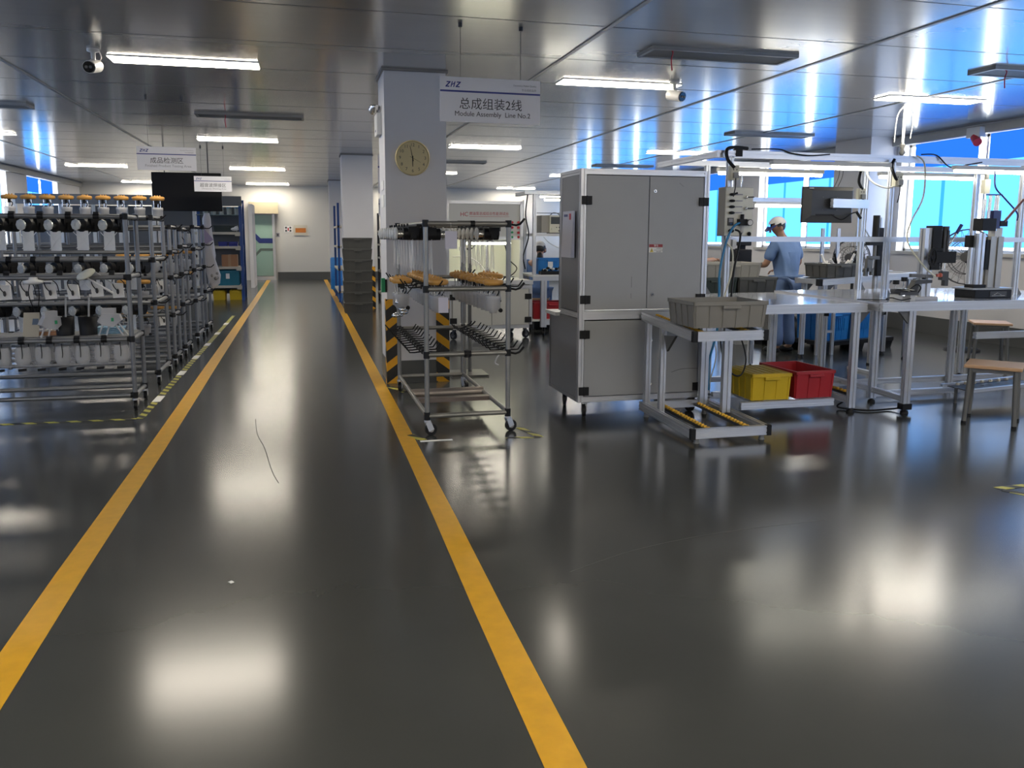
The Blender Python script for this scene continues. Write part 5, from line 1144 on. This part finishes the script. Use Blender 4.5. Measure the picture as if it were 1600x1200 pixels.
for x in (hx0+.0, hx1+.05): g(MB().ext((x, hy+.03, .16), (x, hy+.03, .80), .045, .04, (0, 1, 0)), 'frame_post', ALU)
for z in (.18, .755): g(MB().ext((hx0, hy+.02, z), (hx1+.06, hy+.02, z), .03, .05), 'frame_rail', ALU)
g(MB().box(hx0-.02, hx0+.04, hy-.01, hy+.03, .15, .21).box(hx1+.03, hx1+.08, hy-.01, hy+.03, .15, .21), 'corner_cap', BLACK)
for x, y, rz in ((hx0+.08, hy+.08, 2.2), (hx1-.02, hy+.1, .5), (hx0+.08, hy+.85, 1), (hx1-.02, hy+.85, 2)): caster(t, x, y, .16, .06, rz, DARK)
text('lettering', 'HC', .085, (2.30-2.62, hy+.299-12.0, 1.80), FACE, INKR, t, 'CENTER', 1.0); text('lettering', '燃油泵总成综合性能测试台', .053, (2.67-2.62, hy+.299-12.0, 1.81), FACE, INKR, t, 'CENTER', .93)
g(MB().box(2.375, 2.97, hy+.297, hy+.299, 1.768, 1.772), 'underline', INKR)
g(MB().box(2.20, 2.40, hy+.285, hy+.30, 1.66, 1.71), 'meter', BLACK); g(MB().box(2.25, 2.33, hy+.283, hy+.285, 1.67, 1.70), 'meter_display', mat('display_amber', (.3, .17, .06), .4)); g(MB().box(2.43, 2.51, hy+.285, hy+.30, 1.665, 1.685), 'switch', BLACK)
g(MB().box(2.52, 2.84, hy+.285, hy+.30, 1.56, 1.69), 'screen', DARK); g(MB().box(2.535, 2.825, hy+.283, hy+.285, 1.575, 1.665), 'screen_glass', mat('screen_grey', (.18, .18, .18), .3))
for (x, z) in ((2.92, 1.69), (3.015, 1.69), (3.11, 1.69), (3.015, 1.615), (3.11, 1.615), (3.11, 1.54), (3.11, 1.475)): g(MB().tube((x, hy+.30, z), (x, hy+.275, z), .019, 12), 'button', RED)
for (x, z) in ((3.015, 1.545), (3.015, 1.475)): g(MB().tube((x, hy+.30, z), (x, hy+.275, z), .017, 12), 'button', GREEN)
g(MB().tube((2.70, hy+.6, .86), (2.70, hy+.6, 1.36), .024, 10).tube((2.70, hy+.6, .86), (2.70, hy+.6, 1.02), .045, 12), 'test_column', CHROME)
g(MB().curve([(2.2, hy+.7, 1.18), (2.4, hy+.6, 1.18), (2.55, hy+.55, 1.1), (2.66, hy+.55, .98)], .010, 6, 6), 'hose', WHITEP); g(MB().ball((2.12, hy+.9, 1.34), .02, 8, 6).box(2.07, 2.11, hy+.86, hy+.92, 1.05, 1.12), 'fitting', DARK)
g(MB().curve([(2.92, hy+.34, 1.36), (2.98, hy+.33, 1.15), (3.10, hy+.33, 1.02), (3.02, hy+.35, .91), (2.9, hy+.36, .87)], .008, 6, 5), 'cord', BLACK)
tag(MB().ball((2.42, hy+.5, .90), (.09, .07, .05), 10, 6).obj('lilac_cloth', LILAC), 'lilac cloth lying in the lit test chamber', 'cloth')
# slotted tower between pillar and test machine
t = thing('hook_stand', 'grey upright stand with black hooks between pillar and test machine', 'stand', (1.66, 8.55, 0))
MB().ext((0, 0, .02), (0, 0, 1.55), .05, .05, (0, 1, 0)).ext((.09, .1, .02), (.09, .1, 1.5), .035, .035, (0, 1, 0)).obj('post', PIPE, t); MB().box(-.15, .25, -.15, .25, 0, .02).obj('foot_plate', LEGG, t)
for z in (.55, .85, 1.10, 1.36):
    m_ = MB().box(-.045, .03, -.04, -.026, z-.02, z+.02); m_.obj('hook_block', WHITEP, t)
    MB().path([(.02, -.03, z), (.06, -.05, z-.01), (.09, -.05, z+.005), (.12, -.05, z+.04)], .008, 6).path([(.04, -.03, z), (.07, -.03, z+.01), (.085, -.03, z+.04)], .006, 6).obj('hook', BLACK, t)
# ------------------------------------------------------------------ workstation right of the test machine
wy = 11.75; t = thing('assembly_station', 'white framed assembly station between test machine and grey cabinet', 'workstation', (3.8, 12.1, 0)); g = lambda m_, n, ma: m_.obj(n, ma, t, world=True)
for x, y, z in ((3.36, wy, 2.12), (4.5, wy, 2.12), (3.42, wy+.75, 2.05), (4.5, wy+.75, 2.05)): g(MB().ext((x, y, .16 if y > wy else .92), (x, y, z), .05, .05, (0, 1, 0)), 'frame_post', ALU)
g(MB().ext((3.48, wy-.1, .14), (3.48, wy-.1, .87), .085, .06, (0, 1, 0)), 'leg', ALU); g(MB().ext((4.5, wy-.1, .14), (4.5, wy-.1, .87), .085, .06, (0, 1, 0)), 'leg', ALU)
g(MB().box(3.31, 4.6, wy-.12, wy+.8, .89, .92), 'table_top', WHITEP); g(MB().ext((3.31, wy-.12, .87), (4.6, wy-.12, .87), .045, .07), 'front_beam', ALU)
g(MB().box(3.33, 4.5, wy-.02, wy+.35, 1.49, 1.53), 'shelf', WHITEP); g(MB().ext((3.2, wy, 2.13), (4.6, wy, 2.13), .06, .05), 'top_beam', ALU); g(MB().ext((3.3, wy+.02, 2.13), (3.3, wy+.8, 2.13), .06, .05), 'top_beam', ALU)
g(MB().bar((3.38, wy, 1.83), (4.5, wy, 1.83), .012, .012), 'rod', LEGG)
g(MB().ext((3.44, wy-.1, .21), (4.5, wy-.1, .21), .045, .07), 'lower_rail', ALU); g(MB().box(3.32, 4.5, wy-.08, wy+.6, .225, .25), 'lower_shelf', WHITEP)
for x in (3.5, 4.45):
    for y in (wy-.05, wy+.7): caster(t, x, y, .15, .05, 1.2, DARK)
for x0_, z in ((3.48, 2.075), (3.55, 2.03)):
    o = g(MB().box(x0_, x0_+.9, wy+.1, wy+.16, z+.01, z+.035), 'lamp_housing', WHITEP); MB().lathe([(0, x0_), (.016, x0_), (.016, x0_+.9), (0, x0_+.9)], (0, wy+.13, z), 'x', 8).obj('tube', TUBEM, o, world=True)
t = thing('test_meter', 'beige bench meter with dark screen on the station shelf', 'meter', (3.66, wy+.1, 1.531))
MB().box(-.17, .16, -.02, .28, 0.01, .27).obj('case', mat('meter_grey', (.36, .34, .30), .45), t, bevel=.006); o = MB().box(-.05, .16, -.045, -.02, .01, .27).obj('front_panel', CREAM, t); MB().box(-.03, .14, -.049, -.045, .14, .245).obj('screen', mat('meter_screen', (.05, .055, .06), .15), o); MB().tube((.0, -.045, .07), (.0, -.06, .07), .025, 14).obj('dial', CREAM, o)
m_ = MB()
for a in (.06, .10, .13): m_.tube((a, -.045, .09), (a, -.055, .09), .008, 8)
m_.box(.09, .13, -.05, -.045, .03, .05); m_.obj('button', DARK, o); MB().box(-.05, .16, -.046, .1, 0, .012).obj('foot_bar', BLACK, t); MB().curve([(.0, .1, .27), (.05, .1, .31), (.12, .1, .30), (.15, .1, .27)], .008, 5, 5).obj('cord', DARK, t)
crate('blue_crate', 'small blue crate on the assembly station table', (3.66, wy+.25, .921), .42, .32, .24, CRATEB, 0, card=(-.06,))
t = thing('parts_tray', 'black tray of small white and black parts in front of the blue crate', 'tray', (3.62, wy+.0, .921))
MB().box(-.17, .17, -.07, .07, 0, .05).obj('tray', BLACK, t); m_ = MB(); n_ = MB()
for k in range(12): (m_ if k % 2 else n_).ball((random.uniform(-.13, .15), random.uniform(-.05, .05), .06+random.uniform(0, .05)), (.03, .025, .02), 6, 4)
m_.obj('white_parts', PAPER, t)['kind'] = 'stuff'; n_.obj('black_parts', BLACK, t)['kind'] = 'stuff'
crate('red_crate', 'red crate on the lower shelf of the assembly station', (3.66, wy+.2, .251), .62, .40, .25, CRATER, 0, group=None)
crate('blue_crate', 'tall blue crate standing behind the assembly station', (4.62, wy+1.6, .0), .5, .4, .85, CRATEB, 0)
cable('cable', 'white cord sagging below the station shelf', [(3.5, wy-.02, 1.48), (3.6, wy-.04, 1.38), (3.78, wy-.04, 1.31), (3.9, wy-.03, 1.36), (3.95, wy, 1.48)], .008, WHITEP)
cable('cable', 'black cable hanging behind the left post of the assembly station', [(3.28, wy+.1, 2.1), (3.25, wy+.1, 1.8), (3.3, wy+.1, 1.5), (3.22, wy+.1, 1.2), (3.25, wy+.1, 1.0)], .01, BLACK)
t = thing('floor_box', 'black case on the floor under the assembly station', 'case', (3.8, 12.72, 0)); MB().box(-.2, .2, -.15, .15, 0, .16).obj('case', BLACK, t, bevel=.01); MB().path([(-.1, 0, .16), (-.1, 0, .19), (.1, 0, .19), (.1, 0, .16)], .012, 6).obj('handle', BLACK, t)
# ------------------------------------------------------------------ crate stack and things along the right of the aisle
wds = ['bottom', 'second from the bottom', 'third from the bottom', 'middle', 'third from the top', 'second from the top', 'top']
for k in range(7):
    wl = 'dark grey crate in the tall stack by the second pillar, %s one' % (wds[k] if k != 3 else 'fourth')
    if k == 0: c0 = crate('stacking_crate', wl, (1.035, 16.08, 0), .54, .40, .206, CRATED, 0, group='dark crates stacked by the second pillar')
    else: dup(c0, (1.035+random.uniform(-.006, .006), 16.08, .2065*k), wl)
t = thing('blue_barrel', 'blue barrel beside the farthest pillar', 'barrel', (.92, 23.2, 0)); MB().lathe([(.15, 0), (.165, .03), (.165, .85), (.15, .88), (0, .88)], n=18).obj('barrel_body', CRATEB, t); MB().lathe([(.172, .29), (.176, .30), (.172, .31)], n=18).lathe([(.172, .59), (.176, .60), (.172, .61)], n=18).obj('hoop', CRATEB, t)
def small_rack(lab, x0, x1, y0, y1, h, zs, up_m, loc):
    t = thing('storage_rack', lab, 'rack', loc); g = lambda m_, n, ma: m_.obj(n, ma, t, world=True)
    for x in (x0, x1):
        for y in (y0, y1): g(MB().box(x-.025, x+.025, y-.03, y+.03, 0, h), 'upright', up_m)
    for z in zs: g(MB().box(x0-.03, x1+.03, y0-.03, y1+.03, z-.04, z), 'shelf', BEIGE)
    return t
small_rack('blue storage rack with beige shelves between the two far pillars', .80, 1.5, 18.6, 20.6, 2.2, (.25, .75, 1.25, 1.7), BLUER, (1.15, 19.6, 0))
t = small_rack('dark storage rack seen between the clock pillar and the crate stack', 1.75, 2.4, 18.0, 19.4, 2.0, (.2, .7, 1.0, 1.3, 1.6), DARK, (2.1, 18.7, 0))
for i, z in enumerate((.7, 1.0, 1.3)): crate('stacking_crate', 'black bin on the dark rack behind the pillar, %s level' % ('lower', 'middle', 'upper')[i], (2.0, 18.4, z+.001), .5, .5, .2, BLACK)
# ------------------------------------------------------------------ storage rack row at the far left
by = 19.7; xs_ = [-5.95, -5.27, -4.59, -3.90, -3.2, -2.35, -1.30]
for i in range(6):
    x0, x1 = xs_[i], xs_[i+1]
    t = thing('storage_rack', ('blue storage rack with beige shelves left of the green door' if i == 5 else 'storage rack with grey header board behind the left racks, %s from the left' % ORD[i]), 'rack', ((x0+x1)/2, by, 0), 0, 'row of storage racks with grey header boards'); g = lambda m_, n, ma, p=None: m_.obj(n, ma, p or t, world=True)
    o = g(MB().box(x0+.03, x1-.0, by-.03, by-.015, 2.14, 2.36), 'header_board', mat('header_grey', (.15, .165, .18), .4)); g(MB().box((x0+x1)/2-.05, (x0+x1)/2+.05, by-.033, by-.0305, 2.24, 2.29), 'number_plate', INKG, o)
    for x in ((x0+.02, x1-.04) if i == 5 else (x0+.02,)):
        m_ = MB()
        g(MB().box(x-.035, x+.035, by-.01, by+.05, 0, 2.3), 'upright', BLUER if (i == 5 and x > -2) else WHITEP); g(MB().box(x-.035, x+.035, by+.75, by+.8, 0, 2.3), 'upright', BLUER if i == 5 else WHITEP)
        if x > -2:
            for z in (.4, .9, 1.4, 1.9): g(MB().bar((x, by+.04, z), (x, by+.76, z+.35), .02), 'brace', BLUER)
    if i == 5:
        for z in (.34, .77, 1.235, 1.555): g(MB().box(x0, x1-.06, by-.03, by+.78, z-.055, z), 'shelf', BEIGE)
        for z in (.34, .77, 1.235, 1.555): g(MB().box(x1-.17, x1-.06, by-.034, by-.031, z-.09, z), 'shelf_clip', BEIGE)
    g(MB().box(x0+.02, x1-.03, by+.78, by+.79, .1, 2.14), 'rear_panel', mat('rear_grey', (.12, .125, .13), .5))
    if i == 5: g(MB().box(x0, x1-.06, by, by+.7, 1.93, 1.95), 'glass_shelf', mat('shelf_glass', (.2, .26, .26), .1))
crate('teal_crate', 'teal plastic crate on the lowest shelf of the blue storage rack', (-1.66, by+.25, .341), .50, .45, .34, CRATET, 0, card=(-.05,))
for i, x in enumerate((-1.88, -1.52)): crate('yellow_crate', '%s yellow crate on the floor under the blue storage rack' % ('left', 'right')[i], (x, by+.3, 0), .26, .42, .22, CRATEY)
t = thing('carton', 'brown cardboard carton on the blue storage rack', 'box', (-1.62, by+.2, .771)); MB().box(-.17, .17, -.15, .15, 0, .27).obj('carton_body', CARD, t); MB().box(-.03, .03, -.152, -.151, 0, .27).box(-.03, .03, -.15, .15, .27, .272).obj('tape', mat('packing_tape', (.40, .24, .13), .3), t)
for i, x in enumerate((-1.74, -1.52)): crate('blue_bin', '%s small blue bin on the middle shelf of blue storage rack' % ('left', 'right')[i], (x, by+.12, 1.236), .20, .26, .10, mat('bin_blue', (.02, .03, .22), .4), ribs=False)
crate('black_bin', 'black tray on the upper shelf of the blue storage rack', (-1.68, by+.2, 1.556), .5, .38, .15, mat('tray_black', (.02, .03, .028), .45), ribs=False)
tag(MB().ball((-1.47, by-.02, 1.62), (.09, .05, .04), 8, 5).ball((-1.44, by-.0, 1.65), (.05, .04, .04), 8, 5).obj('white_cloth', PAPER), 'crumpled white cloth on the upper shelf of the blue storage rack', 'cloth')
for k in range(5):
    q = (-1.42-k*.17, by+.1, 1.951)
    if k == 0:
        t = thing('glass_jar', 'first teal lidded jar from the right on the top shelf of the blue storage rack', 'jar', q, 0, 'teal lidded jars on the blue storage rack'); MB().lathe([(.055, 0), (.055, .12), (.045, .14)], n=12).obj('jar_body', mat('jar_glass', (.26, .30, .29), .2), t); MB().lathe([(.055, .14), (.055, .165), (0, .165)], n=12).obj('lid', CRATET, t); j0 = t
    else: dup(j0, q, '%s teal lidded jar from the right on the top shelf of the blue storage rack' % ORD[k])
